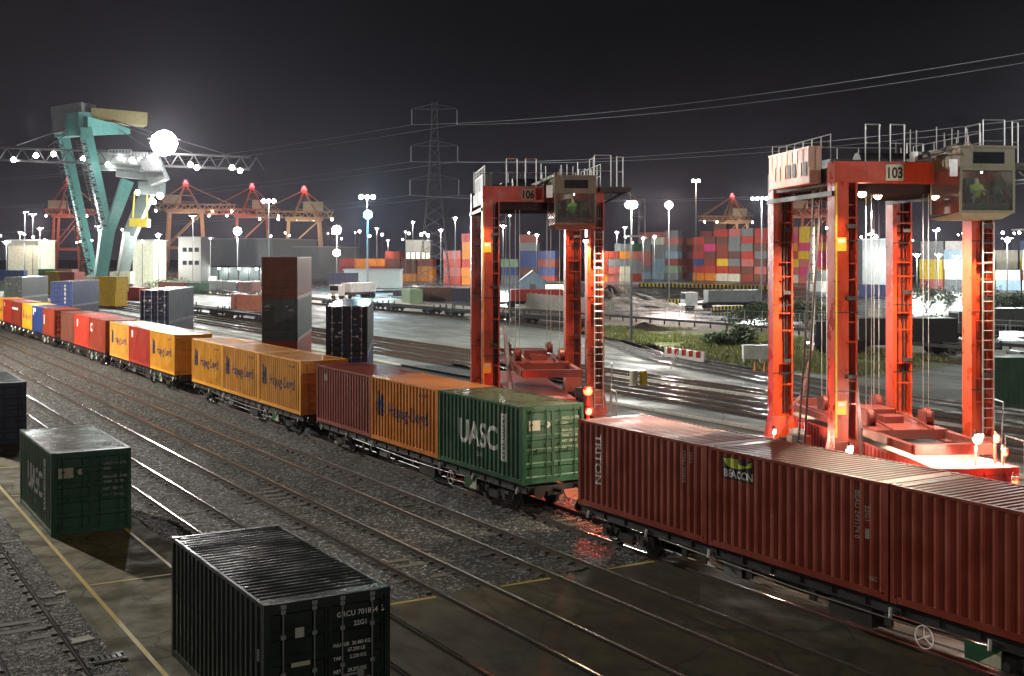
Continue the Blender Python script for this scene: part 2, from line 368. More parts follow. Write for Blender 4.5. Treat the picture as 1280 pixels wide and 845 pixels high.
# ------------------------------------------------------------------ shipping containers
CW = 2.438
def side_profile(L):
    y = -L/2+.13; end = L/2-.13; n = int((end-y)/.278); p = (end-y)/n; k = p/.278; pts = []
    for i in range(n):
        for dy, d in ((0, 0), (.072*k, 0), (.140*k, .036), (.210*k, .036)): pts.append((y+i*p+dy, d))
    pts.append((end, 0)); return pts
def depth_at(pts, y):
    if y <= pts[0][0] or y >= pts[-1][0]: return 0
    for (a, da), (c, dc) in zip(pts[:-1], pts[1:]):
        if a <= y <= c: return da+(dc-da)*(y-a)/max(1e-6, c-a)
    return 0
_cm = {}
def cmesh(kind, L, H):
    key = (kind, L, H)
    if key in _cm: return _cm[key]
    b = MB(); hw = CW/2; hl = L/2
    if kind == 'frame':
        for sx in (-1, 1):
            for sy in (-1, 1):
                x0 = sx*hw; x1 = sx*(hw-.11); y0 = sy*hl; y1 = sy*(hl-.12)
                b.box(min(x0,x1)+.004*(sx>0)*0, max(x0,x1), min(y0,y1), max(y0,y1), .118, H-.118)
                for z0, z1 in ((0, .118), (H-.118, H)):      # corner castings stand a little proud
                    xa, xb = sorted((sx*(hw+.003), sx*(hw-.16))); ya, yb = sorted((sy*(hl+.003), sy*(hl-.178)))
                    b.box(xa, xb, ya, yb, z0, z1+(.004 if z0 else 0))
            xa, xb = sorted((sx*(hw-.002), sx*(hw-.06)))
            b.box(xa, xb, -hl+.178, hl-.178, .012, .165); b.box(xa, xb, -hl+.178, hl-.178, H-.075, H-.006)
        for sy in (-1, 1):
            ya, yb = sorted((sy*(hl-.002), sy*(hl-.10)))
            b.box(-hw+.16, hw-.16, ya, yb, .012, .15); b.box(-hw+.16, hw-.16, ya, yb, H-.13, H-.008)
        b.box(-hw+.06, hw-.06, -hl+.10, hl-.10, .10, .14)
        if L > 3:                                             # fork pockets read as dark slots, side cross members
            y = -hl+.4
            while y < hl-.3: b.box(-hw+.062, hw-.062, y-.03, y+.03, .0, .098); y += .45
    elif kind == 'side':
        pts = side_profile(L); z0, z1 = .16, H-.072; x = -(hw-.014)
        n = len(pts)
        for (y, d) in pts: b.v += [(x+d, y, z0), (x+d, y, z1)]
        for i in range(n-1): b.f.append((2*i, 2*i+1, 2*i+3, 2*i+2)); b.m.append(0)
        for (ya, yb) in ((-hl+.10, pts[0][0]), (pts[-1][0], hl-.10)): b.quad((x,ya,z0),(x,ya,z1),(x,yb,z1),(x,yb,z0))
    elif kind == 'roof':
        y = -hl+.30; n = int((L-.6)/.209); p = (L-.6)/n; zz = H-.014
        pts = []
        for i in range(n):
            for dy, d in ((0, 0), (.085, 0), (.115, .024), (.179, .024)): pts.append((y+i*p+dy*p/.209, d))
        pts.append((hl-.30, 0))
        for (yy, d) in pts: b.v += [(-hw+.055, yy, zz-d), (hw-.055, yy, zz-d)]
        for i in range(len(pts)-1): b.f.append((2*i, 2*i+1, 2*i+3, 2*i+2)); b.m.append(0)
        for (ya, yb) in ((-hl+.09, -hl+.30), (hl-.30, hl-.09)): b.quad((-hw+.05,ya,zz),(hw-.05,ya,zz),(hw-.05,yb,zz),(-hw+.05,yb,zz))
    elif kind == 'end':
        n = 8; p = (CW-.24)/n; pts = []
        for i in range(n):
            for dx, d in ((0, 0), (.25, 0), (.5, .04), (.75, .04)): pts.append((-hw+.12+(i+dx)*p, d))
        pts.append((hw-.12, 0))
        for (x, d) in pts: b.v += [(x, hl-.03-d, .14), (x, hl-.03-d, H-.12)]
        for i in range(len(pts)-1): b.f.append((2*i, 2*i+2, 2*i+3, 2*i+1)); b.m.append(0)
    elif kind == 'door':
        y = -hl+.045; z0 = .155; z1 = H-.135; wd = CW/2-.115
        zs = [(z0, 0)]; n = 5; seg = (z1-z0)/n
        for i in range(n):
            a = z0+i*seg; zs += [(a+seg*.14, 0), (a+seg*.22, .03), (a+seg*.78, .03), (a+seg*.86, 0)]
        zs.append((z1, 0))
        for (z, d) in zs: b.v += [(0.006+.05, y+d, z), (wd-.05, y+d, z)]
        for i in range(len(zs)-1): b.f.append((2*i, 2*i+1, 2*i+3, 2*i+2)); b.m.append(0)
        for x0, x1 in ((.006, .056), (wd-.05, wd)): b.box(x0, x1, y-.006, y+.035, z0, z1)
        for i in range(4):
            z = z0+.2+i*(z1-z0-.4)/3; b.box(wd-.02, wd+.075, y-.035, y-.008, z-.05, z+.05)
    elif kind == 'bar':
        y = -hl+.012; b.tube((0, y, .07), (0, y, H-.06), .017, k=8)
        for z in (.16, .62, H*.5, H-.62, H-.17): b.box(-.045, .045, y-.012, y+.03, z-.035, z+.035)
        for z in (.085, H-.075): b.box(-.05, .05, y-.02, y+.02, z-.035, z+.035)
    elif kind == 'handle':
        y = -hl-.008; b.box(0, .34, y-.012, y+.006, 1.09, 1.125); b.box(.27, .40, y-.016, y+.03, 1.04, 1.17)
    me = b.mesh('container_'+kind, [WHITE]); _cm[key] = me; return me

def container(x, y, z, paintm, label, group, L=6.058, H=2.591, rz=0, roofm=None, barm=None, doors=True, simple=False, name='shipping_container', framem=None):
    """x, y: centre of its base."""
    t = empty(name, (x, y, z), rz, label, 'container', group)
    fm = framem or paintm
    link('frame', cmesh('frame', L, H), t, mat=fm)
    link('side_panel', cmesh('side', L, H), t, mat=paintm)
    s2 = link('side_panel', cmesh('side', L, H), t, mat=paintm); s2.rotation_euler = (0, 0, math.pi)
    link('roof_panel', cmesh('roof', L, H), t, mat=roofm or paintm)
    link('end_panel', cmesh('end', L, H), t, mat=paintm)
    if doors:
        bm_ = barm or paintm
        for s in (1, -1):
            d = link('door', cmesh('door', L, H), t, mat=paintm); d.scale = (s, 1, 1)
            for xo in (.27, .86):
                r = link('locking_bar', cmesh('bar', L, H), d, mat=bm_); r.location = (xo, 0, 0)
            h = link('door_handle', cmesh('handle', L, H), d, mat=bm_); h.location = (.28, 0, 0)
    else:
        e2 = link('end_panel', cmesh('end', L, H), t, mat=paintm); e2.rotation_euler = (0, 0, math.pi)
    t['L'] = L; t['H'] = H
    return t

def text_mesh(body, size, font_scale_x=1.0, bold=.0, spacing=1.0, align='LEFT', line=1.0):
    cu = bpy.data.curves.new('txt', 'FONT'); cu.body = body; cu.size = size; cu.offset = bold*size; cu.space_character = spacing
    cu.align_x = align; cu.space_line = line; cu.resolution_u = 3
    o = bpy.data.objects.new('txt', cu); col.objects.link(o)
    dg = bpy.context.evaluated_depsgraph_get(); me = bpy.data.meshes.new_from_object(o.evaluated_get(dg))
    bpy.data.objects.remove(o); bpy.data.curves.remove(cu)
    me.materials.clear()
    if font_scale_x != 1.0:
        for v in me.vertices: v.co.x *= font_scale_x
    return me
def side_mark(t, me, yl, zb, m, name='lettering', vertical=False, lift=.005):
    """Paint a flat mark on the -x side, following the corrugation. yl: local y where it starts (reads towards -y)."""
    L = t['L']; pts = side_profile(L); bm = bmesh.new(); bm.from_mesh(me)
    for v in bm.verts:
        X, Y = v.co.x, v.co.y
        if vertical: X, Y = Y, -X
        v.co = Vector((0, yl-X, zb+Y))
    for (yy, d) in pts:
        if any(v.co.y < yy for v in bm.verts) and any(v.co.y > yy for v in bm.verts):
            bmesh.ops.bisect_plane(bm, geom=bm.verts[:]+bm.edges[:]+bm.faces[:], plane_co=(0, yy, 0), plane_no=(0, 1, 0))
    for v in bm.verts: v.co.x = -(CW/2-.014-depth_at(pts, v.co.y))-lift
    m2 = bpy.data.meshes.new(name); bm.to_mesh(m2); bm.free(); m2.materials.clear(); m2.materials.append(m)
    o = link(name, m2, t); return o
def door_mark(t, me, x, z, m, name='lettering', y=None):
    L = t['L']; me.transform(Matrix(((1,0,0,x),(0,0,1,0),(0,1,0,z),(0,0,0,1))))
    for v in me.vertices: v.co.y = -(L/2)+.036 if y is None else y
    me.materials.clear(); me.materials.append(m); return link(name, me, t)
def quad_mesh(rects):
    b = MB()
    for x0, y0, x1, y1 in rects: b.quad((x0,y0,0),(x1,y0,0),(x1,y1,0),(x0,y1,0))
    return b.mesh('mark', [])
def poly_mesh(polys):
    b = MB()
    for p in polys: b.poly([(x, y, 0) for x, y in p])
    return b.mesh('mark', [])
HL_LOGO = [[(0,.0),(.22,0),(.22,.34),(.30,.42),(.38,.34),(.38,0),(.60,0),(.60,.12),(.70,.2),(.60,.38),(.74,.50),(.60,.55),(.60,.8),(.48,.92),(.38,.80),(.38,.62),(.22,.62),(.22,.95),(.10,1.02),(0,.9),(0,.55),(-.12,.5),(0,.38),(-.1,.2),(0,.12)]]
def hapag(t, z0=1.02):
    L = t['L']; y0 = L/2-.55
    s = quad_mesh([]); side_mark(t, poly_mesh(HL_LOGO), y0, z0+.02, LETB, 'emblem')
    side_mark(t, text_mesh('Hapag-Lloyd', .74, .96, .012), y0-1.05, z0+.1, LETB)
    side_mark(t, text_mesh('HLXU 238417', .16, 1, .01), -L/2+1.7, 2.18, LETB)
def uasc(t):
    L = t['L']; 
    side_mark(t, text_mesh('UASC', 1.16, .95, .022), L/2-1.55, .92, LETW)
    bar = quad_mesh([(0, 0, .36, 1.62)]); side_mark(t, bar, -L/2+1.5, .62, LETW, 'emblem')
    side_mark(t, text_mesh('UNITED ARAB', .235, .98, .01), -L/2+1.40, 2.16, GREEN, vertical=True, lift=.009)
    side_mark(t, text_mesh('22G1', .20, 1.1, .02), L/2-2.85, .56, LETG)
def door_data(t, nums, m=LETG):
    L = t['L']
    for i, (txt, z) in enumerate(nums): door_mark(t, text_mesh(txt, .115, 1.0, .012), .36, z, m)

GT = 'containers loaded on the freight train'
def tr(y0, slot, *a, **k): return container(21.84, y0+.0+6.12*slot+3.03, 1.15, *a, **k)
# wagon groups from the nearest: y of the near end of the first container
c = tr(12.32, 0, MAROON, 'unmarked dark red container on the train, nearest the camera at the right edge', GT)
side_mark(c, text_mesh('22G1', .12), -1.0, 2.1, LETG)
c = tr(12.32, 1, MAROON, 'dark red train container with the green and white BEACON board', GT)
bd = quad_mesh([(0, 0, 1.12, .56)]); side_mark(c, bd, 2.5, 1.86, BLACK, 'name_board', lift=.004)
side_mark(c, poly_mesh([[(.02,.50),(.25,.30),(.6,.29),(1.10,.40),(1.10,.54),(.9,.40),(.62,.42),(.58,.54),(.3,.54)]]), 2.5, 1.86, LIME, 'emblem', lift=.008)
side_mark(c, text_mesh('BEACON', .28, .95, .02), 2.42, 1.91, LETW, lift=.009)
side_mark(c, text_mesh('BEAU 249174 0', .17, 1, .005), -2.05, 2.3, LETG, vertical=True)
side_mark(c, text_mesh('22G1', .17, 1, .005), -2.35, 2.0, LETG, vertical=True); side_mark(c, quad_mesh([(0,0,.10,.22)]), -2.35, 1.25, LETG, 'data_plate')
side_mark(c, text_mesh('CSC', .13), -2.45, .35, LETG)
c = tr(12.32, 2, MAROON, 'dark red train container lettered TRITON down its far edge', GT)
def stacked_letters(word, size, step):
    bm = bmesh.new()
    for i, ch in enumerate(word):
        me = text_mesh(ch, size, 1.0, .02, align='CENTER')
        for v in me.vertices: v.co.y -= i*step
        bm.from_mesh(me)
    me = bpy.data.meshes.new('mark'); bm.to_mesh(me); bm.free(); return me
side_mark(c, text_mesh('TRITON', .36, 1.15, .02), 2.12, 2.25, LETW, vertical=True)
side_mark(c, text_mesh('TTNU 302815', .15, 1, .005), -2.0, 2.35, LETG, vertical=True); side_mark(c, text_mesh('22G1', .15), -2.3, 2.35, LETG, vertical=True)
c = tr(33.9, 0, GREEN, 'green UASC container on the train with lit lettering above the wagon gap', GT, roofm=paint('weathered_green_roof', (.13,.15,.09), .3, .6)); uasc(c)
door_mark(c, quad_mesh([(-.96, 1.78, -.52, 2.12)]), 0, 0, CREAM, 'data_plate', y=-3.0); door_mark(c, poly_mesh([[(.11*math.cos(a*.7854)-.22, .11*math.sin(a*.7854)+1.95) for a in range(8)]]), 0, 0, CREAM, 'data_plate', y=-3.0)
door_data(c, [('UACU 334790', 2.1), ('22G1', 1.93), ('MAX.GR 30.480', 1.68), ('TARE   2.200', 1.50), ('NET  28.280', 1.32), ('CU.CAP 33.2', 1.12)], CREAM)
hs = []
c = tr(33.9, 1, ORANGE, 'orange Hapag-Lloyd container between the green and the brown-red one', GT); hapag(c)
c = tr(33.9, 2, PINKRED if False else paint('dull_red_paint', (.26,.055,.04)), 'brown-red train container with a pale round mark in its upper corner', GT)
side_mark(c, poly_mesh([[(.16*math.cos(a*.524), .16*math.sin(a*.524)) for a in range(12)]]), 2.0, 2.1, LETG, 'emblem')
side_mark(c, text_mesh('TEXU 290337', .19, 1, .005), -2.2, 2.3, LETG, vertical=True)
for s, lb in enumerate(('last orange container before the gap ahead of the brown-red one', 'middle one of three neighbouring orange Hapag-Lloyd containers', 'farthest of the three neighbouring orange Hapag-Lloyd containers')):
    c = tr(53.9+.35, s, (HAPO, HAPY, HAPY)[s] if s != 1 else HAPO, lb, GT, roofm=None); hapag(c)
wet = paint('wet_glare_roof', (.42,.40,.36), .2, .3, .2)  # whitish glare of these wet roofs is put into the pale colour
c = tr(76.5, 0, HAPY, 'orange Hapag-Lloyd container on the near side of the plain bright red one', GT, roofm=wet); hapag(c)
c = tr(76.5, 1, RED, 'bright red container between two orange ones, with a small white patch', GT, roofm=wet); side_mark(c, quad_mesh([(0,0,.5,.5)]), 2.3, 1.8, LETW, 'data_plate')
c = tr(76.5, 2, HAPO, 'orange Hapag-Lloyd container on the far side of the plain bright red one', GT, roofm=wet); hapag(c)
c = tr(96.4, 0, MAROON, 'dark red container with a white curved mark, at a gap far down the train', GT); side_mark(c, text_mesh('C', .9, 1, .05), 2.5, 1.5, LETW, 'emblem')
c = tr(96.4, 1, RED, 'bright red container between a dark red and a brown one', GT); side_mark(c, quad_mesh([(0,0,.45,.6)]), 1.9, 1.6, LETW, 'data_plate')
c = tr(96.4, 2, BROWN, 'brown container at the far end of its wagon, before the gap to a maroon one', GT)
c = tr(118.0, 0, MAROON, 'maroon container next to the only blue container on the train', GT); side_mark(c, quad_mesh([(0,0,.3,.9)]), 2.5, 1.0, LETW, 'data_plate')
c = tr(118.0, 1, BLUE, 'blue container on the train with a white flash near its top', GT); side_mark(c, quad_mesh([(0,0,1.5,.35),(0,-.35,.35,0)]), 2.6, 2.0, LETW, 'emblem')
c = tr(118.0, 2, HAPY, 'orange Hapag-Lloyd container behind the blue one on the train', GT); hapag(c)
c = tr(138.0, 0, MAROON, 'maroon container with a white band, between the far orange one and a red one', GT); side_mark(c, quad_mesh([(0,0,4.0,.25)]), 2.4, 1.7, LETW, 'emblem')
c = tr(138.0, 1, RED, 'red container with a white panel, second from the left edge of the photo', GT); side_mark(c, quad_mesh([(0,0,.5,.5)]), 2.3, 1.8, LETW, 'data_plate')
c = tr(138.0, 2, HAPY, 'orange container of the train cut by the left edge of the photo', GT); hapag(c)

# free standing boxes on the pavement
GP = 'containers standing on the pavement'
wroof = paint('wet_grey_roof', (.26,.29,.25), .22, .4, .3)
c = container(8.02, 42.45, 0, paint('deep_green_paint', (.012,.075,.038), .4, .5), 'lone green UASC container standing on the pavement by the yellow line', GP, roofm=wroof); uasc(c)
door_mark(c, quad_mesh([(-1.0, 1.78, -.55, 2.10)]), 0, 0, CREAM, 'data_plate', y=-3.0); door_mark(c, poly_mesh([[(.10*math.cos(a*.7854)-.33, .10*math.sin(a*.7854)+1.95) for a in range(8)]]), 0, 0, CREAM, 'data_plate', y=-3.0)
door_data(c, [('UACU 319572 4', 2.1), ('22G1', 1.95), ('MAX.GR 30.480', 1.68), ('TARE   2.200', 1.53), ('NET  28.280', 1.30), ('CU.CAP 33.2', 1.10)], LETG)
def ztop(z, px, py): return G(px, py, z)
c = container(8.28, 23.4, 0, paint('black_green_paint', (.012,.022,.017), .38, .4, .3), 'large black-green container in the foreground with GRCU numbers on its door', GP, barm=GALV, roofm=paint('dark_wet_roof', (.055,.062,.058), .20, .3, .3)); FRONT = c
door_mark(c, text_mesh('GRCU 701864', .135, 1.0, .012), .17, 2.16, LETW); door_mark(c, text_mesh('3', .15, 1, .02), 1.05, 2.16, LETW); door_mark(c, text_mesh('22G1', .125, 1, .01), .50, 1.97, LETW)
door_mark(c, text_mesh('MAX.GR  30.480 KG', .095, .9, .012), .10, 1.62, LETW); door_mark(c, text_mesh('            67.200 LB', .095, .9, .012), .10, 1.51, LETW); door_mark(c, text_mesh('TARE     2.230 KG', .095, .9, .012), .10, 1.38, LETW)
door_mark(c, text_mesh('NET     28.250 KG', .095, .9, .012), .10, 1.14, LETW); door_mark(c, text_mesh('CU.CAP  33.2 CU.M', .095, .9, .012), .10, .94, LETW)
door_mark(c, quad_mesh([(-.63, 1.92, -.46, 2.10)]), 0, 0, LETG, 'data_plate', y=-3.0); door_mark(c, quad_mesh([(-.72, 1.42, -.36, 1.50)]), 0, 0, CREAM, 'data_plate', y=-3.045)
side_mark(c, quad_mesh([(0, 0, .05, .22)]), -2.62, 1.5, LETG, 'data_plate')
c = container(7.98, 62.6, 0, NAVY, 'dark navy container cut by the left edge, behind the lone green one', GP, H=2.896)
side_mark(c, quad_mesh([(0, 0, .08, 1.2)]), -2.6, .9, LETG, 'data_plate')

# angled 40 foot stacks in the carrier lane beyond the train
GS = 'stacked containers in the carrier lane'
AX = rad(-25.8)                                  # long axis heading
def lane_box(px, Y, tier, H, m, label, off=0.0, roofm=None, barm=None, name='shipping_container'):
    """near left bottom corner column seen at px, Y metres ahead"""
    p = C2W((px-640)/FP*Y, Y); ax = Vector((math.sin(-AX), math.cos(-AX), 0)); rt = Vector((ax.y, -ax.x, 0))
    ctr = p+rt*(CW/2+off)+ax*6.096
    return container(ctr.x, ctr.y, tier*H, m, label, GS, 12.192, H, AX, roofm=roofm, barm=barm)
HC = 2.896
c = lane_box(327, 82.5, 2, HC, paint('russet_paint', (.24,.07,.04)), 'rust brown container on top of the tall grey and red stack'); 
c = lane_box(327, 82.5, 1, HC, SLATE, 'weathered grey-green container in the middle of the tall stack', .02, barm=GREY)
door_mark(c, poly_mesh([[(.22*math.cos(a*.524)-.85, .22*math.sin(a*.524)+2.3) for a in range(12)]]), 0, 0, LETG, 'emblem', y=-6.05); door_mark(c, quad_mesh([(.35,2.2,.55,2.42),(.6,2.05,.95,2.3)]), 0, 0, LETG, 'data_plate', y=-6.05)
lane_box(327, 82.5, 0, HC, RED, 'red container at the bottom of the tall grey and brown stack')
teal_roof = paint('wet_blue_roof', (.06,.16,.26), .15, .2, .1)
for px, Y, base, cols, lbs in ((407, 70.5, 0, (BLUE, NAVY), ('lower navy container under the one with the shiny blue roof', 'dark navy container with a shiny blue roof and pale locking bars')),
    (175, 104, 0, (NAVY, NAVY), ('bottom container of the navy stack behind the orange and red wagon', 'dark navy container with white door markings behind the orange wagon')),
    (63, 139, 0, (NAVY, BLUE), ('bottom box under the bright blue container', 'bright blue container with pale door bar in front of the crane leg')),
    (5, 168, 0, (GREY, SLATE), ('bottom box of the grey-green stack at the far left', 'grey-green container with faint marks at the far left of the lane'))):
    for k in (0, 1):
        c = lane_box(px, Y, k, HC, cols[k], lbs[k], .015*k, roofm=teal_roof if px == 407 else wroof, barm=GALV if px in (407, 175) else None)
        if k:
            for (a, z) in ((-.95,1.9),(-.95,1.5),(-.95,1.1),(-.5,1.9),(-.5,1.2),(.4,2.1),(.4,1.7),(.75,2.2),(.75,1.5),(.75,.9)):
                if px != 63: door_mark(c, quad_mesh([(a, z, a+random.uniform(.12,.26), z+random.uniform(.06,.2))]), 0, 0, LETG, 'data_plate', y=-6.05)
            if px == 63: door_mark(c, quad_mesh([(.3,.35,.5,2.5)]), 0, 0, LETG, 'data_plate', y=-6.05)

# ------------------------------------------------------------------ wagons
def wheel_mesh():
    b = MB(); b.tube((-.065,0,0), (.065,0,0), .42, k=20); b.tube((.066,0,0), (.085,0,0), .46, k=20)
    b.tube((-.12,0,0), (-.064,0,0), .12, k=10); b.ring((-.068,0,0), (1,0,0), .30, .03, 16, 5); return b.mesh('wheel', [BOGIE])
WHEEL = wheel_mesh()
def bogie(parent, y):
    bg_ = empty('bogie', (0, y, 0)); bg_.parent = parent
    for yy in (-.9, .9):
        for s in (-1, 1):
            o = link('wheel', WHEEL, bg_, (s*.75, yy, .57)); o.scale = (-s, 1, 1)
    for yy in (-.9, .9): b = MB(); b.tube((-1.0, yy, .57), (1.0, yy, .57), .08, k=8); b.build('axle', BOGIE, bg_)
    for s in (-1, 1):
        b = MB(); x = s*1.0
        b.beam((x, -1.15, .62), (x, -.35, .62), .12, .20); b.beam((x, .35, .62), (x, 1.15, .62), .12, .20)
        b.beam((x, -.45, .62), (x, -.2, .48), .12, .2); b.beam((x, .45, .62), (x, .2, .48), .12, .2); b.beam((x, -.3, .5), (x, .3, .5), .14, .26)
        for yy in (-.9, .9):
            b.box(x-.10, x+.10, yy-.17, yy+.17, .42, .74); b.tube((x+s*.10, yy, .57), (x+s*.20, yy, .57), .10, k=10)
            for dy in (-.27, .27): b.tube((x, yy+dy, .50), (x, yy+dy, .78), .075, k=8)
        b.build('side_frame', BOGIE, bg_)
    return bg_
SILVER = plain('bright_worn_metal', (.62,.62,.60), .35, .6)
def make_wagon(label):
    t = empty('container_wagon', (21.87, 0, 0), 0, label, 'wagon', 'wagons of the freight train')
    b = MB()
    for s in (-1, 1):
        x = s*1.10; b.box(x-.05, x+.05, .05, 18.35, .86, .90); b.box(x-.010, x+.010, .05, 18.35, .90, 1.08); b.box(x-.06, x+.06, .05, 18.35, 1.08, 1.115)
        y = .8
        while y < 18: b.box(min(x+s*.012, x+s*.05), max(x+s*.012, x+s*.05), y-.015, y+.015, .90, 1.08); y += 1.02
    b.build('side_sill', DARKM, t)
    b = MB(); b.box(-.25, .25, .05, 18.35, .72, 1.04)
    for y in (.12, 2.2, 4.4, 6.2, 9.2, 12.3, 14.2, 16.4, 18.28): b.box(-1.05, 1.05, y-.07, y+.07, .88, 1.06)
    b.build('underframe', DARKM, t)
    bogie(t, 2.3); bogie(t, 16.1)
    for y, s in ((.05, -1), (18.35, 1)):
        for x in (-.87, .87):
            b = MB(); b.tube((x, y, .98), (x, y+s*.42, .98), .085, k=10); b.tube((x, y+s*.42, .98), (x, y+s*.47, .98), .21, k=16); b.build('buffer', BOGIE, t)
        b = MB(); b.tube((0, y, .92), (0, y+s*.5, .92), .07, k=8); b.path([(.3, y, .9), (.32, y+s*.3, .6), (.2, y+s*.55, .62)], .025); b.build('coupling', DARKM, t)
    b = MB(); b.box(-1.06, -.5, 6.8, 8.1, .35, .84); b.build('equipment_box', BOGIE, t); b = MB(); b.box(-1.0, -.4, 11.2, 11.9, .45, .84); b.build('equipment_box', GREY, t); b = MB(); b.tube((-.5, 9.0, .6), (-.5, 10.4, .6), .17, k=12); b.build('air_tank', BOGIE, t)
    b = MB(); b.ring((-1.22, 5.2, .62), (1,0,0), .24, .016, 24, 6)
    for k in range(3):
        a = math.pi/2+k*2.094; b.tube((-1.22, 5.2, .62), (-1.22, 5.2+.24*math.cos(a), .62+.24*math.sin(a)), .012, k=6)
    b.tube((-1.22, 5.2, .62), (-1.05, 5.2, .62), .025, k=8); b.build('handwheel', LETW, t)
    b = MB()
    for y in (.55, 3.6, 6.16, 12.28, 15.0, 17.9): b.tube((-1.16, y, 1.0), (-1.24, y-.05, .80), .04, k=8)
    b.build('lashing_lever', SILVER, t)
    b = MB(); b.box(-1.185, -1.165, 3.3, 4.2, .46, .86); b.build('side_plate', GREEN, t)
    b = MB(); b.poly([(-1.19, 3.32, .48), (-1.19, 3.32, .84), (-1.19, 3.85, .48)]); b.build('marking_triangle', CREAM, t)
    # hose and brake rigging clutter between the bogies
    b = MB()
    b.path([(-1.12, 3.4, .84), (-1.12, 5.5, .74), (-1.12, 9, .72), (-1.12, 14.5, .84)], .02); b.path([(-.9, 3.3, .5), (-.9, 7, .42), (-.9, 14.9, .5)], .03)
    for y in (6.3, 8.6, 10.8, 12.6, 13.4): b.box(-1.1, -1.04, y-.1, y+.1, .55, .86)
    b.build('brake_rigging', BOGIE, t)
    return t
w0 = make_wagon('nearest container wagon with the white handwheel under the dark red boxes')
w0.location.y = 12.28
IDX = index_children()
for i, (y, lb) in enumerate(((33.85, 'wagon carrying the green UASC container and the brown-red one'), (54.2, 'wagon carrying three orange Hapag-Lloyd containers'), (76.45, 'wagon carrying the bright red box between two orange ones'),
    (96.35, 'wagon under the dark red, bright red and brown boxes'), (117.95, 'wagon carrying the only blue container of the train'), (137.95, 'wagon at the far left edge of the photo'))):
    o = copy_tree(w0, IDX); o.location.y = y; o['label'] = lb

# empty flat wagons standing in the yard
def flat_wagon(loc, rz, label, group='empty flat wagons in the middle distance'):
    t = empty('flat_wagon', loc, rz, label, 'wagon', group)
    b = MB()
    for s in (-1, 1): b.box(s*1.1-.06, s*1.1+.06, -9, 9, .80, 1.12)
    b.box(-.25, .25, -9, 9, .7, 1.0)
    for k in range(13): b.box(-1.04, 1.04, -8.9+k*1.48, -8.7+k*1.48, .85, 1.05)
    b.build('deck_frame', DARKM, t)
    for y in (-8.95, 8.95):
        b = MB()
        b.box(-1.08, 1.08, y-.04, y+.04, 1.12, 1.2)
        for x in (-1, 0, 1): b.box(x-.08, x+.08, y-.05, y+.05, 1.0, 1.6)
        b.build('end_rack', BOGIE, t)
    bogie(t, -6.4); bogie(t, 6.4)
    return t
fw = flat_wagon((81.3, 126, 0), 0, 'empty flat wagon nearest the grass in the wagon row')
IDX = index_children()
for x, y, rz, lb in ((81.3,146,0,'second empty flat wagon from the grass in the wagon row'), (81.3,166,0,'empty flat wagon seen between the red carrier and the dark navy box'), (81.3,186,0,'empty flat wagon just right of the dark navy box, far side'),
    (81.3,206,0,'empty flat wagon mostly hidden behind the dark navy box'), (81.3,226,0,'empty flat wagon between the tall stack and the dark navy box'), (81.3,252,0,'empty flat wagon left of the tall stack in the far row'), (81.3,272,0,'empty flat wagon behind the pink container'), (81.3,292,0,'empty flat wagon at the far end of the pink container row'),
    (52.8,158,0,'flat wagon standing right of the navy stack on the dark track'), (52.8,178,0,'flat wagon half hidden by the navy stack on the dark track'), (52.8,198,0,'flat wagon on the dark track farther behind the navy stack'),
    (96,300,0,'flat wagon in the far siding below the grey warehouse'), (96,322,0,'far siding flat wagon second below the grey warehouse'), (96,344,0,'far siding flat wagon behind the bushes by the white office'), (112,330,0,'flat wagon in the last siding before the warehouse canopy'), (112,352,0,'flat wagon next to the white truck in the last siding'),
    (86.5,75,0,'short cut of wagon glimpsed under the carrier 103 beam')):
    o = copy_tree(fw, IDX); o.location = (x, y, 0); o.rotation_euler.z = rz; o['label'] = lb

# ------------------------------------------------------------------ straddle carriers
WARM = (1.0, .72, .42); COOL = (.93, 1.0, .96); PINKW = (1.0, .80, .72)
def lamp(name, loc, c, power, parent=None, radius=.15, cone=None, aim=None, blend=.5):
    ld = bpy.data.lights.new(name, 'SPOT' if cone else 'POINT'); ld.color = c; ld.energy = power; ld.shadow_soft_size = radius
    o = bpy.data.objects.new(name, ld); col.objects.link(o)
    if cone:
        ld.spot_size = rad(cone); ld.spot_blend = blend
        d = Vector(aim) if aim is not None else Vector((0,0,-1)); o.rotation_euler = d.to_track_quat('-Z', 'Y').to_euler()
    o.location = loc
    if parent: o.parent = parent
    return o
E_WARM = emis('warm_lamp_glow', (1, .78, .5), 60); E_WHITE = emis('white_lamp_glow', (1, .97, .92), 60); E_COOL = emis('cool_lamp_glow', (.85, 1, .98), 60)
E_RED = emis('red_lamp_glow', (1, .05, .018), 14); E_CYAN = emis('cyan_lamp_glow', (.15, .85, 1), 50); E_PINK = emis('pink_lamp_glow', (1, .72, .66), 40); E_DIMR = emis('red_beacon_glow', (1, .05, .06), 14)
HOUSE = paint('faded_salmon_paint', (.70,.42,.30), dirt=.6); CABP = paint('olive_cream_paint', (.17,.17,.115), dirt=.6)
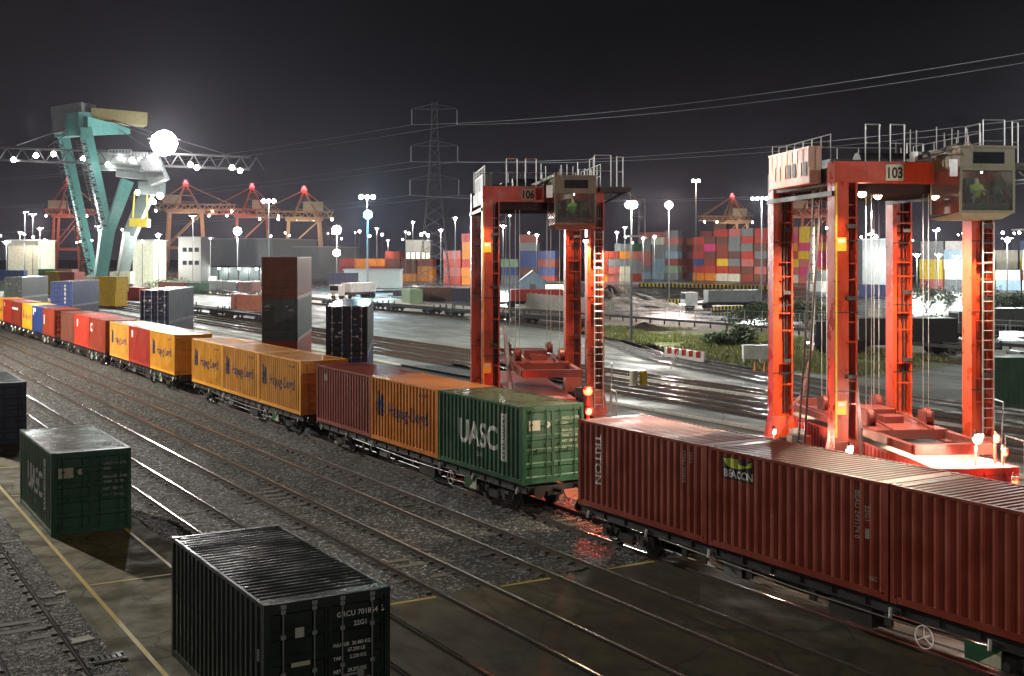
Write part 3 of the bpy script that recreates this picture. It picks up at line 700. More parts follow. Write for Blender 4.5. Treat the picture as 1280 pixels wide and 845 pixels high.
def make_carrier(cx, cyy, rz, num, label):
    t = empty('straddle_carrier', (cx, cyy, 0), rz, label, 'straddle carrier', 'red straddle carriers beside the train')
    W = 2.2; LY = 2.85; ZB = 2.15; ZT = 11.65
    for sx in (-1, 1):
        b = MB(); x = sx*W
        b.box(x-.28, x+.28, -4.5, 4.5, 1.55, ZB); b.box(x-.22, x+.22, -4.7, -4.5, 1.2, ZB-.1); b.box(x-.22, x+.22, 4.5, 4.7, 1.2, ZB-.1)
        for y in (-3.7, -1.3, 1.3, 3.7): b.box(x-.34, x+.34, y-.14, y+.14, .9, 1.6); b.tube((x-.36, y, .78), (x+.36, y, .78), .16, k=12)
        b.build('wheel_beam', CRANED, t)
        for y in (-3.7, -1.3, 1.3, 3.7):
            wb = MB(); wb.tube((x-.21, y, .78), (x+.21, y, .78), .70, k=24); wb.tube((x-.16, y, .78), (x+.16, y, .78), .78, k=24); wo = wb.build('wheel', TYRE, t)
            wb = MB(); wb.tube((x-.225, y, .78), (x+.225, y, .78), .36, k=16); wb.build('rim', WHITE, wo)
    for sx in (-1, 1):
        for sy in (-1, 1):
            b = MB(); x = sx*W; y = sy*LY
            fl = {(-1,1): .20, (-1,-1): .44, (1,1): .15, (1,-1): .14}[(sx, sy)]
            b.box(x-.36, x-.36+fl, y-.30, y+.30, 3.1, 11.0); b.box(x-.36+fl, x+.30, y+.02, y+.30, 3.1, 11.0); b.box(x+.30, x+.36, y-.30, y+.30, 3.1, 11.0)
            for z in (3.1, 4.9, 6.7, 8.5, 10.3): b.box(x-.36+fl, x+.30, y-.24, y+.02, z, z+.04)
            # flared foot
            b.beam((x, y, ZB), (x, y, 3.1), .95, 1.0, .72, .60, up=(0,1,0))
            # edge stiffeners and seams
            for z in (4.2, 6.1, 8.0, 9.9): b.box(x-.372, x+.372, y-.306, y-.28, z, z+.05)
            lg = b.build('leg', CRANE, t)
            for z in (4.6, 7.0, 9.2):
                b = MB(); b.box(x-.375, x+.375, y-.312, y-.302, z, z+.035); b.build('hose_clamp', BLACK, lg)
                b = MB(); b.box(x-.02, x+.30, y-.40, y-.302, z+.4, z+.52); b.build('junction_box', BOGIE, lg)
            b = MB()
            xo = x+.12; b.path([(xo, y-.03, 3.2), (xo+.01, y-.05, 5.5), (xo-.02, y-.03, 7.2), (xo, y-.03, 10.9)], .035); b.path([(xo+.1, y-.04, 3.2), (xo+.09, y-.10, 6.4), (xo+.1, y-.04, 10.9)], .025)
            b.build('hydraulic_hose', BLACK, lg)
    for z in (3.9, 8.9):
        b = MB(); b.box(-W-.30, -W+.0, -LY-.318, -LY-.306, z, z+.42); b.mi = 1; b.box(-W-.26, -W-.04, -LY-.322, -LY-.3185, z+.26, z+.37); b.build('warning_sticker', [STICK, LETW], t)
    b = MB(); b.box(-W-.345, -W-.29, -LY-.316, -LY-.305, 3.2, 11.0); b.build('yellow_edge_stripe', STICK, t)
    # top frame: two cross beams, two long beams
    for sy in (-1, 1):
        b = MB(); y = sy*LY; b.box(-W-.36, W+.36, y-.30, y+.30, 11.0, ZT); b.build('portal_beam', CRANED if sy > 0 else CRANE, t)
    for sx in (-1, 1):
        b = MB(); x = sx*W; b.box(x-.3, x+.3, -LY+.3, LY-.3, 10.95, 11.5); b.box(x-.42, x-.32, -LY-.2, LY+.2, 10.6, 10.75); b.build('long_beam', DARKM, t)
    b = MB(); b.box(-W+.3, W-.3, -LY+.3, LY-.3, 11.05, 11.25)
    for k in range(6): b.box(-W+.3, W-.3, -LY+.5+k*.9, -LY+.6+k*.9, 10.7, 11.05)
    b.build('platform', DARKM, t)
    # machinery on top
    hx = 0 if num == '103' else .5
    b = MB(); b.box(-W-.72+hx, -W-.34+hx, -1.95, 1.95, 11.05+hx*.94, 12.15)
    for k in range(8): b.box(-W-.735+hx, -W-.72+hx, -1.9+k*.5, -1.86+k*.5, 11.55, 12.15)
    b.box(-W-.74+hx, -W-.30+hx, -1.97, 1.97, 12.15, 12.22); b.build('engine_housing', HOUSE if num == '103' else GREY, t)
    for k in range(7 if num == '103' else 0): b = MB(); b.box(-W-.745, -W-.7405, -1.75+k*.5, -1.45+k*.5, 11.3, 11.75); b.build('louvre', BLACK if k in (0,2,3) else HOUSE, t)
    b = MB(); b.box(-1.4, .4, .2, 1.9, 11.25, 12.0); b.tube((-1.1, -1.3, 11.7), (.9, -1.3, 11.7), .38, k=16); b.box(.9, 1.6, -1.7, -.9, 11.25, 12.1); b.box(1.2, 2.0, .8, 2.2, 11.25, 11.9)
    b.box(-1.9, -1.2, -1.9, -1.0, 11.25, 11.8); b.tube((1.4, 1.2, 11.9), (1.4, 1.2, 12.7), .08, k=8); b.build('winch_drum', DARKM, t)
    # railings: pale hoops and posts
    b = MB(); z0 = ZT; r = .018
    def hoop(x0, y0, x1, y1, h=1.15):
        b.path([(x0,y0,z0), (x0,y0,z0+h), (x1,y1,z0+h), (x1,y1,z0)], r*1.3); b.tube((x0,y0,z0+h*.5), (x1,y1,z0+h*.5), r)
    ye = -LY-.2
    hoop(-1.55, ye, -1.1, ye); hoop(-.75, ye, -.3, ye)
    for x in (-.1, .1, .75, 1.0, 1.25, 1.45, 1.75): b.tube((x, ye, z0), (x, ye, z0+random.uniform(.75, 1.1)), r)
    hoop(2.1, ye-.3, 2.8, ye-.3, 1.3); hoop(3.05, ye-.3, 3.35, ye-.1, 1.25); hoop(2.5, LY, 3.1, LY); hoop(2.1, -LY-.3, 2.1, -LY+.6, 1.2)
    for y in (-2.4,-1.6,-.8,0,.8,1.6,2.4): b.tube((W+.34, y, z0-.2), (W+.34, y, z0+1.0), r); b.tube((-W-.2, y, z0-.2), (-W-.2, y, z0+.9), r)
    b.tube((W+.34,-2.4,z0+1.0),(W+.34,2.4,z0+1.0), r); b.tube((W+.34,-2.4,z0+.5),(W+.34,2.4,z0+.5), r); b.tube((-W-.2,-2.4,z0+.9),(-W-.2,2.4,z0+.9), r)
    b.tube((-2.4, LY+.25, z0+1), (2.4, LY+.25, z0+1), r); 
    for k in range(7): b.tube((-2.4+.8*k, LY+.25, z0), (-2.4+.8*k, LY+.25, z0+1), r)
    b.build('railing', GALV, t)
    b = MB()                                                     # flat box and floodlights along the beam
    b.box(.0, 1.3, -LY-.25, -LY-.05, ZT+.02, ZT+.12); b.box(.0, .12, -LY-.27, -LY-.05, ZT+.02, ZT+.32); b.build('cable_tray', GALV, t)
    # number board
    b = MB(); b.box(-.95, -.38, -LY-.325, -LY-.303, 11.06, 11.56); nb = b.build('number_board', CREAM, t)
    me = text_mesh(num, .46, .80, .03, align='CENTER'); me.transform(Matrix(((1,0,0,-.665),(0,0,1,-LY-.332),(0,1,0,11.15),(0,0,0,1)))); me.materials.append(BLACK); link('lettering', me, nb)
    b = MB()
    # spreader and hoist ropes in the bay
    sz = 4.0 if num == '106' else 3.1
    b = MB(); b.box(-1.15, 1.15, -3.0, 3.0, sz, sz+.28)
    for sx in (-1, 1): b.box(sx*1.15-.1, sx*1.15+.1, -5.6, 5.6, sz-.02, sz+.22)
    for y in (-5.6, 5.6): b.box(-1.2, 1.2, y-.14, y+.14, sz-.05, sz+.25)
    for x in (-.95, .95):
        for y in (-1.9, 1.9):
            b.box(x-.14, x-.10, y-.28, y+.28, sz+.28, sz+.72); b.box(x+.10, x+.14, y-.28, y+.28, sz+.28, sz+.72); b.tube((x-.09, y, sz+.55), (x+.09, y, sz+.55), .26, k=16)
        b.path([(x*.7, -3, sz+.3), (x*.7, -1, sz+.5), (x*.8, 1, sz+.36), (x*.7, 3, sz+.3)], .035)
    b.box(-.5, .5, -.7, .6, sz+.28, sz+.62); b.box(-.3, .35, -1.6, -.9, sz+.28, sz+.5); b.tube((-.4, .9, sz+.42), (.4, .9, sz+.42), .14, k=10)
    b.build('spreader', CRANED, t)
    b = MB()
    for x in (-.95, .95):
        for y in (-1.9, 1.9):
            for d in (-.09, .09): b.tube((x+d, y, sz+.7), (x+d, y, 11.0), .013, k=6)
    b.build('hoist_rope', GALV, t)
    # ladders
    b = MB()
    for x in (-.18, .18): b.beam((W+.1+x, -LY-.45, 2.4), (W+.1+x, -LY-.45, 9.8), .035, .035)
    for k in range(25): b.tube((W-.08, -LY-.45, 2.55+k*.3), (W+.28, -LY-.45, 2.55+k*.3), .012, k=5)
    b.build('ladder', GALV, t)
    b = MB()
    for y in (-1.35, -.8): b.beam((-W-.1, y+1.6, 2.2), (-W-.1, y, 11.0), .06, .06)
    for k in range(28):
        u = k/28; b.tube((-W-.1, -1.35+1.6*(1-u), 2.2+8.8*u), (-W-.1, -.8+1.6*(1-u), 2.2+8.8*u), .018, k=5)
    b.build('ladder', BLACK, t)
    b = MB(); b.path([(-W+.2, 2.4, 3.4), (-W+.2, 1.2, 4.0), (-W+.2, .3, 5.6), (-W+.2, .1, 7.5), (-W+.2, .2, 11)], .05); b.build('cable_loop', GALV, t); b = MB(); b.path([(-1.2, -2.0, 2.4), (-1.5, -1.9, 5.8)], .09); b.build('cable_loop', GALV, t)
    for sx in (-1, 1):
        for k in range(9):
            b = MB(); x = sx*W+random.uniform(-.15, .2); y = -2.3+k*.56; q = random.uniform(.10, .24); b.box(x-q, x+q, y-q, y+q, ZB, ZB+random.uniform(.2, .8)); b.tube((x-q-.1, y, ZB+.15), (x+q+.1, y, ZB+.15), .07, k=8)
            b.build('drive_unit', random.choice([DARKM, BOGIE, CRANED, GREY]), t)
        for y in (-3.7, 3.7):
            b = MB(); b.box(sx*W-.38, sx*W+.38, y-.85, y+.85, 1.60, 1.66) if False else b.box(sx*W+sx*.30, sx*W+sx*.34, y-.8, y+.8, .75, 1.5) if sx > 0 else b.box(sx*W-.34, sx*W-.30, y-.8, y+.8, .75, 1.5); b.build('wheel_guard', CRANED, t)
    b = MB()
    b.path([(W+.6, -4.5, 2.2), (W+.6, -4.5, 3.2), (W+.6, -3.4, 3.2), (W+.6, -3.4, 2.2)], .025); b.path([(W+.6, -3.1, 2.2), (W+.7, -3.1, 4.2), (W+.9, -2.0, 4.2), (W+.9, -2, 1.8)], .025)
    b.build('step_rail', GALV, t)
    # cab hanging at the front right corner
    cb = empty('cab', (1.45 if num == '103' else 1.05, -LY-1.05, 9.70)); cb.parent = t
    wd = .85; dp = .95
    b = MB()
    b.poly([(-wd,-dp,.35),(wd,-dp,.35),(wd,dp,.2),(-wd,dp,.2)]); b.poly([(-wd,-dp,.35),(-wd*.7,-dp+.3,0.14),(wd*.7,-dp+.3,0.14),(wd,-dp,.35)]); b.poly([(-wd,-dp,.35),(-wd,dp,.2),(-wd*.7,dp,.14),(-wd*.7,-dp+.3,.14)])
    b.poly([(wd,-dp,.35),(wd*.7,-dp+.3,.14),(wd*.7,dp,.14),(wd,dp,.2)]); b.poly([(-wd*.7,-dp+.3,.14),(-wd*.7,dp,.14),(wd*.7,dp,.14),(wd*.7,-dp+.3,.14)])
    b.box(-wd, wd, -dp, dp, 1.62, 2.25); b.box(-wd-.04, wd+.04, -dp-.06, dp+.04, 2.25, 2.31)
    for x in (-wd+.03, wd-.03):
        for y in (-dp+.03, dp-.03): b.box(x-.035, x+.035, y-.035, y+.035, .33, 1.62)
    b.box(-wd, wd, -dp-.012, -dp+.03, 1.58, 1.66); b.box(-wd, wd, -dp-.012, -dp+.03, .32, .40); b.box(-wd+.06, wd-.06, dp-.06, dp, .3, 1.62)
    b.build('cab_shell', CABP, cb)
    b = MB(); b.path([(-.1,-dp-.03,1.6),(.15,-dp-.04,.8)], .012); b.path([(.15,-dp-.045,.6),(.15,-dp-.045,1.25)], .014); b.build('wiper', BLACK, cb)
    gm, gn, gb = newmat('cab_glass'); gb.inputs['Base Color'].default_value = (.30,.34,.33,1); gb.inputs['Roughness'].default_value = .04; gb.inputs['Transmission Weight'].default_value = .8; gb.inputs['IOR'].default_value = 1.5
    b = MB(); b.quad((-wd+.07,-dp+.01,.40),(wd-.07,-dp+.01,.40),(wd-.07,-dp+.01,1.58),(-wd+.07,-dp+.01,1.58)); b.build('windscreen', gm, cb)
    for s in (-1, 1):
        b = MB(); b.quad((s*(wd-.01),-dp+.07,.34),(s*(wd-.01),dp-.07,.3),(s*(wd-.01),dp-.07,1.6),(s*(wd-.01),-dp+.07,1.6)); b.build('side_window', gm, cb)
    b = MB(); b.box(-.45, .52, -dp-.016, -dp-.004, 1.78, 2.12); b.build('upper_window', GLASSD, cb)
    b = MB(); b.box(-.25, .25, -.05, .45, .3, .7); b.box(-.25, .25, .4, .52, .7, 1.4); b.box(-.6, -.4, -.6, .1, .3, .95); b.box(.4, .62, -.6, .1, .3, .9); b.build('seat', BLACK, cb); b = MB(); b.box(-.7, .7, -dp+.08, -dp+.2, .42, .62); b.path([(-.3,-.5,.4),(-.3,-.62,1.0),(.1,-.62,1.0)], .03); b.path([(.72,-.8,.5),(.72,.7,1.5)], .02); b.build('console', SILVER, cb)
    b = MB(); b.path([(-.75,-dp-.05,2.33),(-.75,-dp-.3,2.4),(-.55,-dp-.3,2.1)], .02); b.build('antenna_bracket', GALV, cb); b = MB(); b.box(-wd-.32, -wd-.08, -dp+.0, -dp+.08, 1.4, 1.9); b.build('mirror', GALV, cb)
    b = MB(); b.beam((-wd-.6, dp+.3, 2.0), (-wd+.1, -dp+.2, 2.34), .12, .12); b.box(-.5, .5, dp, dp+.5, 1.5, 2.2); b.build('cab_mount', BOGIE, cb)
    b = MB(); b.box(2.3, 3.6, -LY-.75, -LY+.35, ZT-.16, ZT-.04)
    for k in range(5): b.box(2.3, 3.6, -LY-.70+k*.25, -LY-.66+k*.25, ZT-.24, ZT-.16)
    b.beam((2.5, -LY, 10.9), (3.5, -LY-.2, ZT-.16), .1, .1); b.build('side_platform', DARKM, t)
    # the basket beside the cab
    b = MB()
    for z in (9.6, 10.4, 11.1): b.path([(3.55,-LY-.9,z),(4.15,-LY-.9,z),(4.15,-LY+.3,z)], .02)
    for x, y in ((3.55,-LY-.9),(4.15,-LY-.9),(4.15,-LY+.3)): b.tube((x,y,9.6),(x,y,11.1), .02)
    b.path([(3.55,-LY-.9,11.1),(3.55,-LY-.6,ZT-.1)], .02); b.path([(4.15,-LY+.3,11.1),(3.55,-LY+.3,ZT-.1)], .02); b.box(3.5, 4.2, -LY-.95, -LY+.35, 9.55, 9.6)
    b.build('access_basket', GALV, t)
    # driver
    return t, cb
def person(parent_loc, rz, label, hi=(.34,.40,.05)):
    me = bpy.data.meshes.new('person')
    V = [(0,0,0),(0,.02,.28),(0,.0,.50),(0,-.02,.60),(0,-.03,.74), (-.18,0,.47),(-.24,-.12,.24),(-.16,-.38,.20), (.18,0,.47),(.24,-.12,.24),(.16,-.38,.20), (-.1,-.02,-.02),(-.12,-.42,.0),(-.12,-.46,-.42),(-.12,-.6,-.46), (.1,-.02,-.02),(.12,-.42,.0),(.12,-.46,-.42),(.12,-.6,-.46)]
    Eg = [(0,1),(1,2),(2,3),(3,4),(2,5),(5,6),(6,7),(2,8),(8,9),(9,10),(0,11),(11,12),(12,13),(13,14),(0,15),(15,16),(16,17),(17,18)]
    me.from_pydata(V, Eg, []); o = link('person', me); md = o.modifiers.new('skin', 'SKIN')
    R = [.15,.15,.14,.055,.10,.07,.05,.04,.07,.05,.04,.09,.075,.055,.045,.09,.075,.055,.045]
    for i, r in enumerate(R): me.skin_vertices[0].data[i].radius = (r, r)
    me.skin_vertices[0].data[0].use_root = True
    s2 = o.modifiers.new('sub', 'SUBSURF'); s2.levels = 1; s2.render_levels = 1
    dg = bpy.context.evaluated_depsgraph_get(); m2 = bpy.data.meshes.new_from_object(o.evaluated_get(dg)); o.modifiers.clear(); o.data = m2
    m2.materials.clear(); m2.materials.append(plain('dark_work_clothes', (.03,.035,.06), .8)); m2.materials.append(plain('skin_tone', (.45,.28,.2), .6)); m2.materials.append(plain('hi_vis_fabric', hi, .7))
    for p in m2.polygons:
        z = p.center.z
        p.material_index = 1 if z > .60 else (2 if .08 < z < .52 and abs(p.center.x) < .2 else 0)
    o.location = parent_loc; o.rotation_euler = (0, 0, rz); tag(o, label, 'person'); return o
CAR = {}
rzC = -A+rad(6.0)*1.0 + 0.0
# carrier 103: corner B seen at 1053,554 about 37 m ahead
def place_carrier(px, Yb, num, label, azcam=-6.5, pitchY=None):
    rz = -(A+rad(azcam))
    ax = Vector((-math.sin(rz), math.cos(rz), 0)); rt = Vector((math.cos(rz), math.sin(rz), 0))
    B = C2W((px-640)/FP*Yb, Yb); ctr = B+rt*2.2+ax*2.85
    t, cb = make_carrier(ctr.x, ctr.y, rz, num, label)
    M = Matrix.Translation(ctr) @ Matrix.Rotation(rz, 4, 'Z')
    return t, cb, M, rz
t103, cab103, M103, rz103 = place_carrier(1053, 37.0, '103', 'red straddle carrier 103 with cream cab, nearer the camera at the right')
t106, cab106, M106, rz106 = place_carrier(613, 50.0, '106', 'red straddle carrier 106 with cream cab, beside the green and orange train boxes')
person(M103 @ Vector((1.45, -3.75, 10.37)), rz103, 'driver in a yellow reflective vest seated in the cab of carrier 103')
person(M106 @ Vector((1.05, -3.75, 10.37)), rz106, 'driver in a green reflective vest seated in the cab of carrier 106', (.12,.28,.05))
def bulb(parent, loc, r, m, name='work_lamp'):
    b = MB(); b.tube((loc[0], loc[1], loc[2]+.01), (loc[0], loc[1], loc[2]+.12), r*1.25, k=12); n0 = len(b.f); b.mi = 1
    bm = bmesh.new(); bmesh.ops.create_icosphere(bm, subdivisions=2, radius=r, matrix=Matrix.Translation(Vector(loc)-Vector((0,0,r*.3)))); bm.verts.ensure_lookup_table()
    o0 = len(b.v); b.v += [tuple(v.co) for v in bm.verts]
    for f in bm.faces: b.f.append(tuple(o0+v.index for v in f.verts)); b.m.append(1)
    bm.free(); return b.build(name, [BOGIE, m], parent)
def work(t, loc, p, c=WARM, m=None, r=.10, cone=150, aim=(0,0,-1)):
    bulb(t, loc, r, m or E_WARM); lamp('work_light', (loc[0], loc[1], loc[2]-r*1.6-.05), c, p, t, .1, cone, aim)
for t in (t103, t106):
    k103 = t is t103
    lamp('cab_light', ((1.45 if k103 else 1.05), -4.3, 11.25), (.9,1,.85), 13, t, .02)
    if k103:
        work(t, (-1.35, -2.3, 10.75), 6000, (1,.84,.62), r=.13); work(t, (-.35, -1.2, 10.75), 4500, (1,.84,.62), r=.13)
    else:
        work(t, (1.75, -3.3, 9.4), 900)
    # lights washing down the legs
    lamp('leg_light', (2.35, -3.9, 9.5), (1,.78,.50), 1900 if k103 else 1900, t, .1, 80, (0, .12, -1))
    lamp('leg_light', (-2.5, -4.0, 10.9), (1,.80,.6), 260 if k103 else 420, t, .1, 70, (0, .16, -1))
    lamp('leg_light', (2.2, 1.6, 10.8), (1,.62,.45), 900 if k103 else 500, t, .1, 70, (0, .2, -1))
bpy.context.view_layer.update()
def post_lamp(t, M, px, py, Y, m, c, p, r=.1):
    q = M.inverted() @ AT(px, py, Y); bulb(t, tuple(q), r, m, 'tail_lamp'); lamp('tail_light', (q.x, q.y-r*1.2-.06, q.z), c, p, t, .08)
    b = MB(); b.tube((q.x, q.y+.1, 1.2), (q.x, q.y+.1, q.z+.2), .04, k=6); b.box(q.x-.05, q.x+.05, q.y+.02, q.y+.1, q.z-.1, q.z+.15); b.build('lamp_bracket', CRANED, t)
RC = (1,.035,.01); WC = (1,.72,.5)
for a in ((735,487,45.6,E_RED,RC,1300,.18), (736,514,45.3,E_RED,(1,.12,.05),900,.12)): post_lamp(t106, M106, *a)
for a in ((1062,562,33.2,E_WARM,WC,500,.09), (1222,547,33.5,E_WARM,(1,.8,.62),2600,.13), (1246,549,33.8,E_RED,RC,120,.08), (1256,566,33.4,E_RED,RC,120,.08), (1269,601,32.6,E_RED,RC,90,.08), (968,540,40.5,E_WARM,WC,200,.06)): post_lamp(t103, M103, *a)
# spot without a fixture, beside the engine housing and aimed at it
lamp('housing_light', (-4.6, .6, 12.2), (1,.9,.75), 130, t103, .1, 110, (1, 0, -.25))
bpy.context.view_layer.update()
# boxes being handled under the carriers
def under_box(M, label, y0, z, paintm, roofm, L=12.192):
    p = M @ Vector((.0, y0+L/2, 0)); rz = M.to_euler().z
    return container(p.x, p.y, z, paintm, label, 'containers between the legs of the straddle carriers', L, HC, rz, roofm=roofm)
under_box(M103, 'red container with a pale wet roof lying between the wheels of carrier 103', -7.0, 0, RED, paint('pale_wet_roof', (.50,.46,.42), .16, .2, .2))
under_box(M106, 'red container lying between the wheels of carrier 106', -3.9, 0, RED, PINKRED)
# ------------------------------------------------------------------ mast lamps
def lamp_mast(px, py, Y, label, power=9000, c=COOL, m=None, r=.5, heads=2, base=None, group='lamp masts around the port', spread=1.0, pr=.16, aim=None, cone=None):
    """lamp head seen at px,py, Y metres ahead"""
    p = AT(px, py, Y); t = empty('lamp_mast', (p.x, p.y, 0), -A, label, 'lamp mast', group)
    h = p.z; b = MB(); b.tube((0,0,0), (0,0,h), pr, pr*.55, k=10); b.box(-.35,.35,-.35,.35,0,.12); b.build('pole', POLE, t)
    b = MB(); b.box(-spread, spread, -.12, .12, h-.06, h+.06); b.build('head_frame', POLE, t)
    xs = [0] if heads == 1 else [-spread+2*spread*i/(heads-1) for i in range(heads)]
    for x in xs: bulb(t, (x, -.15, h-.12), r, m or E_COOL, 'floodlight')
    if power: lamp('mast_light', (0, -.35-r*1.5, h-.12-r*.5), c, power, t, .3, 150 if aim else None, aim)
    return t
lamp_mast(789, 253, 122.5, 'tall lamp mast on the grass with the most brilliant white head', 15000, (.95,1,.93), E_WHITE, .40, 2, spread=.25)
lamp_mast(952, 247, 219, 'lamp mast with a wide row of lamps right of the stacked containers', 45000, COOL, E_COOL, .28, 5, spread=1.7)
lamp_mast(836, 254, 215, 'lamp mast right of the brilliant one, with a pinkish head', 45000, PINKW, E_PINK, .7, 1, spread=.5)
lamp_mast(870, 225, 345, 'tallest thin lamp mast above the coloured stacks', 75000, (1,.86,.68), E_WHITE, .45, 2, spread=.8, aim=(.15,.8,-.6))
lamp_mast(459, 245, 300, 'lamp mast with white upper heads above the cyan floodlight', 45000, COOL, E_COOL, .55, 3, spread=1.5)
cy_ = lamp_mast(460, 266, 299, 'cyan floodlight below the white heads of a mast', 40000, (.15,.75,1), E_CYAN, 1.1, 1)
lamp_mast(336, 250, 300, 'lamp mast standing right of the blazing floodlight, above the warehouse roof', 12000, COOL, E_WHITE, .5, 3, spread=1.3)
lamp_mast(297, 287, 330, 'blazing floodlight on a slim mast in front of the grey warehouse', 70000, (1,.97,.92), E_WHITE, 1.1, 1)
lamp_mast(421, 285, 252, 'very bright lamp mast just right of the buff quay crane', 36000, PINKW, E_WHITE, .95, 1)
for i, (px, py, Y, r, m, lb) in enumerate(((516,277,380,.8,E_WHITE,'small lamp mast first from left above the office block'),(535,293,380,1.2,E_COOL,'bright low lamp second from left by the office block'),(551,287,345,1.0,E_PINK,'pinkish lamp between the office block and the orange stack'),
    (569,272,340,1.0,E_WHITE,'tall lamp just left of carrier 106, above the orange stack'),(592,285,330,1.0,E_WHITE,'bright lamp touching the left edge of carrier 106'),(637,268,160,.4,E_PINK,'upper lamp seen through the frame of carrier 106'),(629,282,330,.9,E_WHITE,'lower lamp seen through the frame of carrier 106'),
    (661,290,400,.7,E_WHITE,'left one of two small lamps over the blue boxes'),(671,293,350,1.1,E_WHITE,'right one of two small lamps over the blue boxes'),(771,290,400,1.0,E_WHITE,'lamp low to the left of the brilliant mast head'),(781,284,380,.8,E_COOL,'lamp peeping just under the brilliant mast head'),
    (804,297,378,1.1,E_PINK,'small lamp above the pale stacks, left one'),(818,295,378,1.1,E_WHITE,'small lamp above the pale stacks, right one'),(507,289,380,.6,E_WHITE,'faint lamp left of the office block'),(485,300,420,.6,E_PINK,'low pink lamp behind the far stacks'),
    (444,290,420,.6,E_PINK,'small pink lamp under the cyan floodlight'),(471,285,420,1.0,E_PINK,'soft lamp right of the cyan floodlight'),
    (31,265,300,.6,E_WHITE,'left lamp of the pair at the left edge'),(41,268,300,.6,E_WHITE,'right lamp of the pair at the left edge'),(50,285,330,1.0,E_PINK,'orange tinted lamp right of the left edge pair'),(25,290,400,.9,E_PINK,'dim lamp low at the left edge'),
    (8,302,300,1.1,E_WHITE,'white lamp cut near the left edge above the far boxes'),(123,283,330,.8,E_WHITE,'lamp between the green crane legs'),(153,286,330,.7,E_PINK,'small lamp right of the green crane legs'),(198,293,300,1.2,E_WHITE,'bright lamp left of the white office block'),
    (178,300,330,.7,E_WHITE,'faint lamp above the cream tank'),(241,270,330,.5,E_WHITE,'thin lamp in front of the buff gantries'),(263,297,330,.7,E_PINK,'low pink lamp before the red quay cranes'),
    (1089,292,330,.6,E_PINK,'pink lamp low behind carrier 103'),(1108,277,300,.5,E_WHITE,'thin lamp seen under the number of carrier 103'),(1170,288,300,.4,E_WHITE,'single lamp left of the cab of carrier 103'),(1259,298,200,1.1,E_WHITE,'bright lamp at the right edge past the carrier leg'),
    (1146,318,290,1.1,E_WHITE,'left floodlight of the white lit yard'),(1173,318,290,1.1,E_WHITE,'middle floodlight of the white lit yard'),(1196,320,290,1.1,E_WHITE,'right floodlight of the white lit yard'),(421,314,290,2.2,E_WHITE,'blinding low floodlight left of the blue and purple boxes'))):
    big = r >= 1.0
    lamp_mast(px, py, Y, lb, (30000 if lb.startswith('upper lamp seen') else 21000 if big else 22000) if i % 2 == 0 or big else 0, PINKW if m is E_PINK else COOL, m, r*.40, 1, pr=.12, aim=(0,.75,-.66) if Y > 335 else None)
rl = random.Random(12)
for k in range(64):
    px = rl.choice([rl.uniform(0,120), rl.uniform(250,560), rl.uniform(380,600), rl.uniform(740,1040), rl.uniform(1070,1280)]); lamp_mast(px, rl.uniform(284,303), rl.uniform(560,740), 'tiny far lamp on the glowing horizon', 0, COOL, rl.choice([E_WHITE, E_WHITE, E_PINK, E_WARM, E_COOL]), rl.uniform(.4,.75), 1, group='tiny lamps along the horizon', pr=.1)
# off to the left of the view stands the yard's main high mast that throws the long shadows
hm = empty('high_mast', (-6, 108, 0), 0, 'very tall high mast lighting the tracks from the left', 'lamp mast')
b = MB(); b.tube((0,0,0), (0,0,30.5), .35, .18, k=12); b.build('pole', POLE, hm)
b = MB(); b.ring((0,0,30.3), (0,0,1), 1.3, .08, 16, 6); b.build('head_ring', POLE, hm)
for k in range(6):
    a = k*1.047; bulb(hm, (1.3*math.cos(a), 1.3*math.sin(a), 30.1), .22, E_WHITE, 'floodlight')
lamp('high_mast_light', (0, 0, 29.3), (1,.93,.80), 380000, hm, .45)
hm2 = lamp_mast(1360, 130, 150, 'high mast just outside the right edge of the view', 60000, COOL, E_WHITE, .3, 3)

# ------------------------------------------------------------------ far container stacks
def far_mesh(L, H=2.59):
    b = MB(); hw = CW/2; hl = L/2
    for sx in (-1, 1):
        n = int(L/.6); 
        for i in range(n):
            y = -hl+.15+i*(L-.3)/n; p = (L-.3)/n; x = sx*(hw-.01); xi = sx*(hw-.05)
            P = [(x,y),(x,y+p*.3),(xi,y+p*.5),(xi,y+p*.8),(x,y+p)]
            for (xa,ya),(xb,yb) in zip(P[:-1],P[1:]): b.quad((xa,ya,.15),(xb,yb,.15),(xb,yb,H-.1),(xa,ya,H-.1))
    b.box(-hw+.06, hw-.06, -hl+.03, hl-.03, .05, H-.03)
    b.mi = 1
    for sx in (-1, 1):
        for sy in (-1, 1):
            xa, xb = sorted((sx*hw, sx*(hw-.15))); ya, yb = sorted((sy*hl, sy*(hl-.16))); b.box(xa, xb, ya, yb, 0, H)
        xa, xb = sorted((sx*(hw-.004), sx*(hw-.08))); b.box(xa, xb, -hl+.16, hl-.16, .01, .15); b.box(xa, xb, -hl+.16, hl-.16, H-.1, H-.01)
    for sy in (-1, 1):
        ya, yb = sorted((sy*(hl-.004), sy*(hl-.1))); b.box(-hw+.15, hw-.15, ya, yb, .01, .15); b.box(-hw+.15, hw-.15, ya, yb, H-.12, H-.01)
        for x in (-.86, -.27, .27, .86): b.tube((x, sy*(hl-.0), .1), (x, sy*(hl-.0), H-.1), .025, k=5)
    return b.mesh('far_container', [WHITE, WHITE])
FM = {6.058: far_mesh(6.058), 12.192: far_mesh(12.192)}
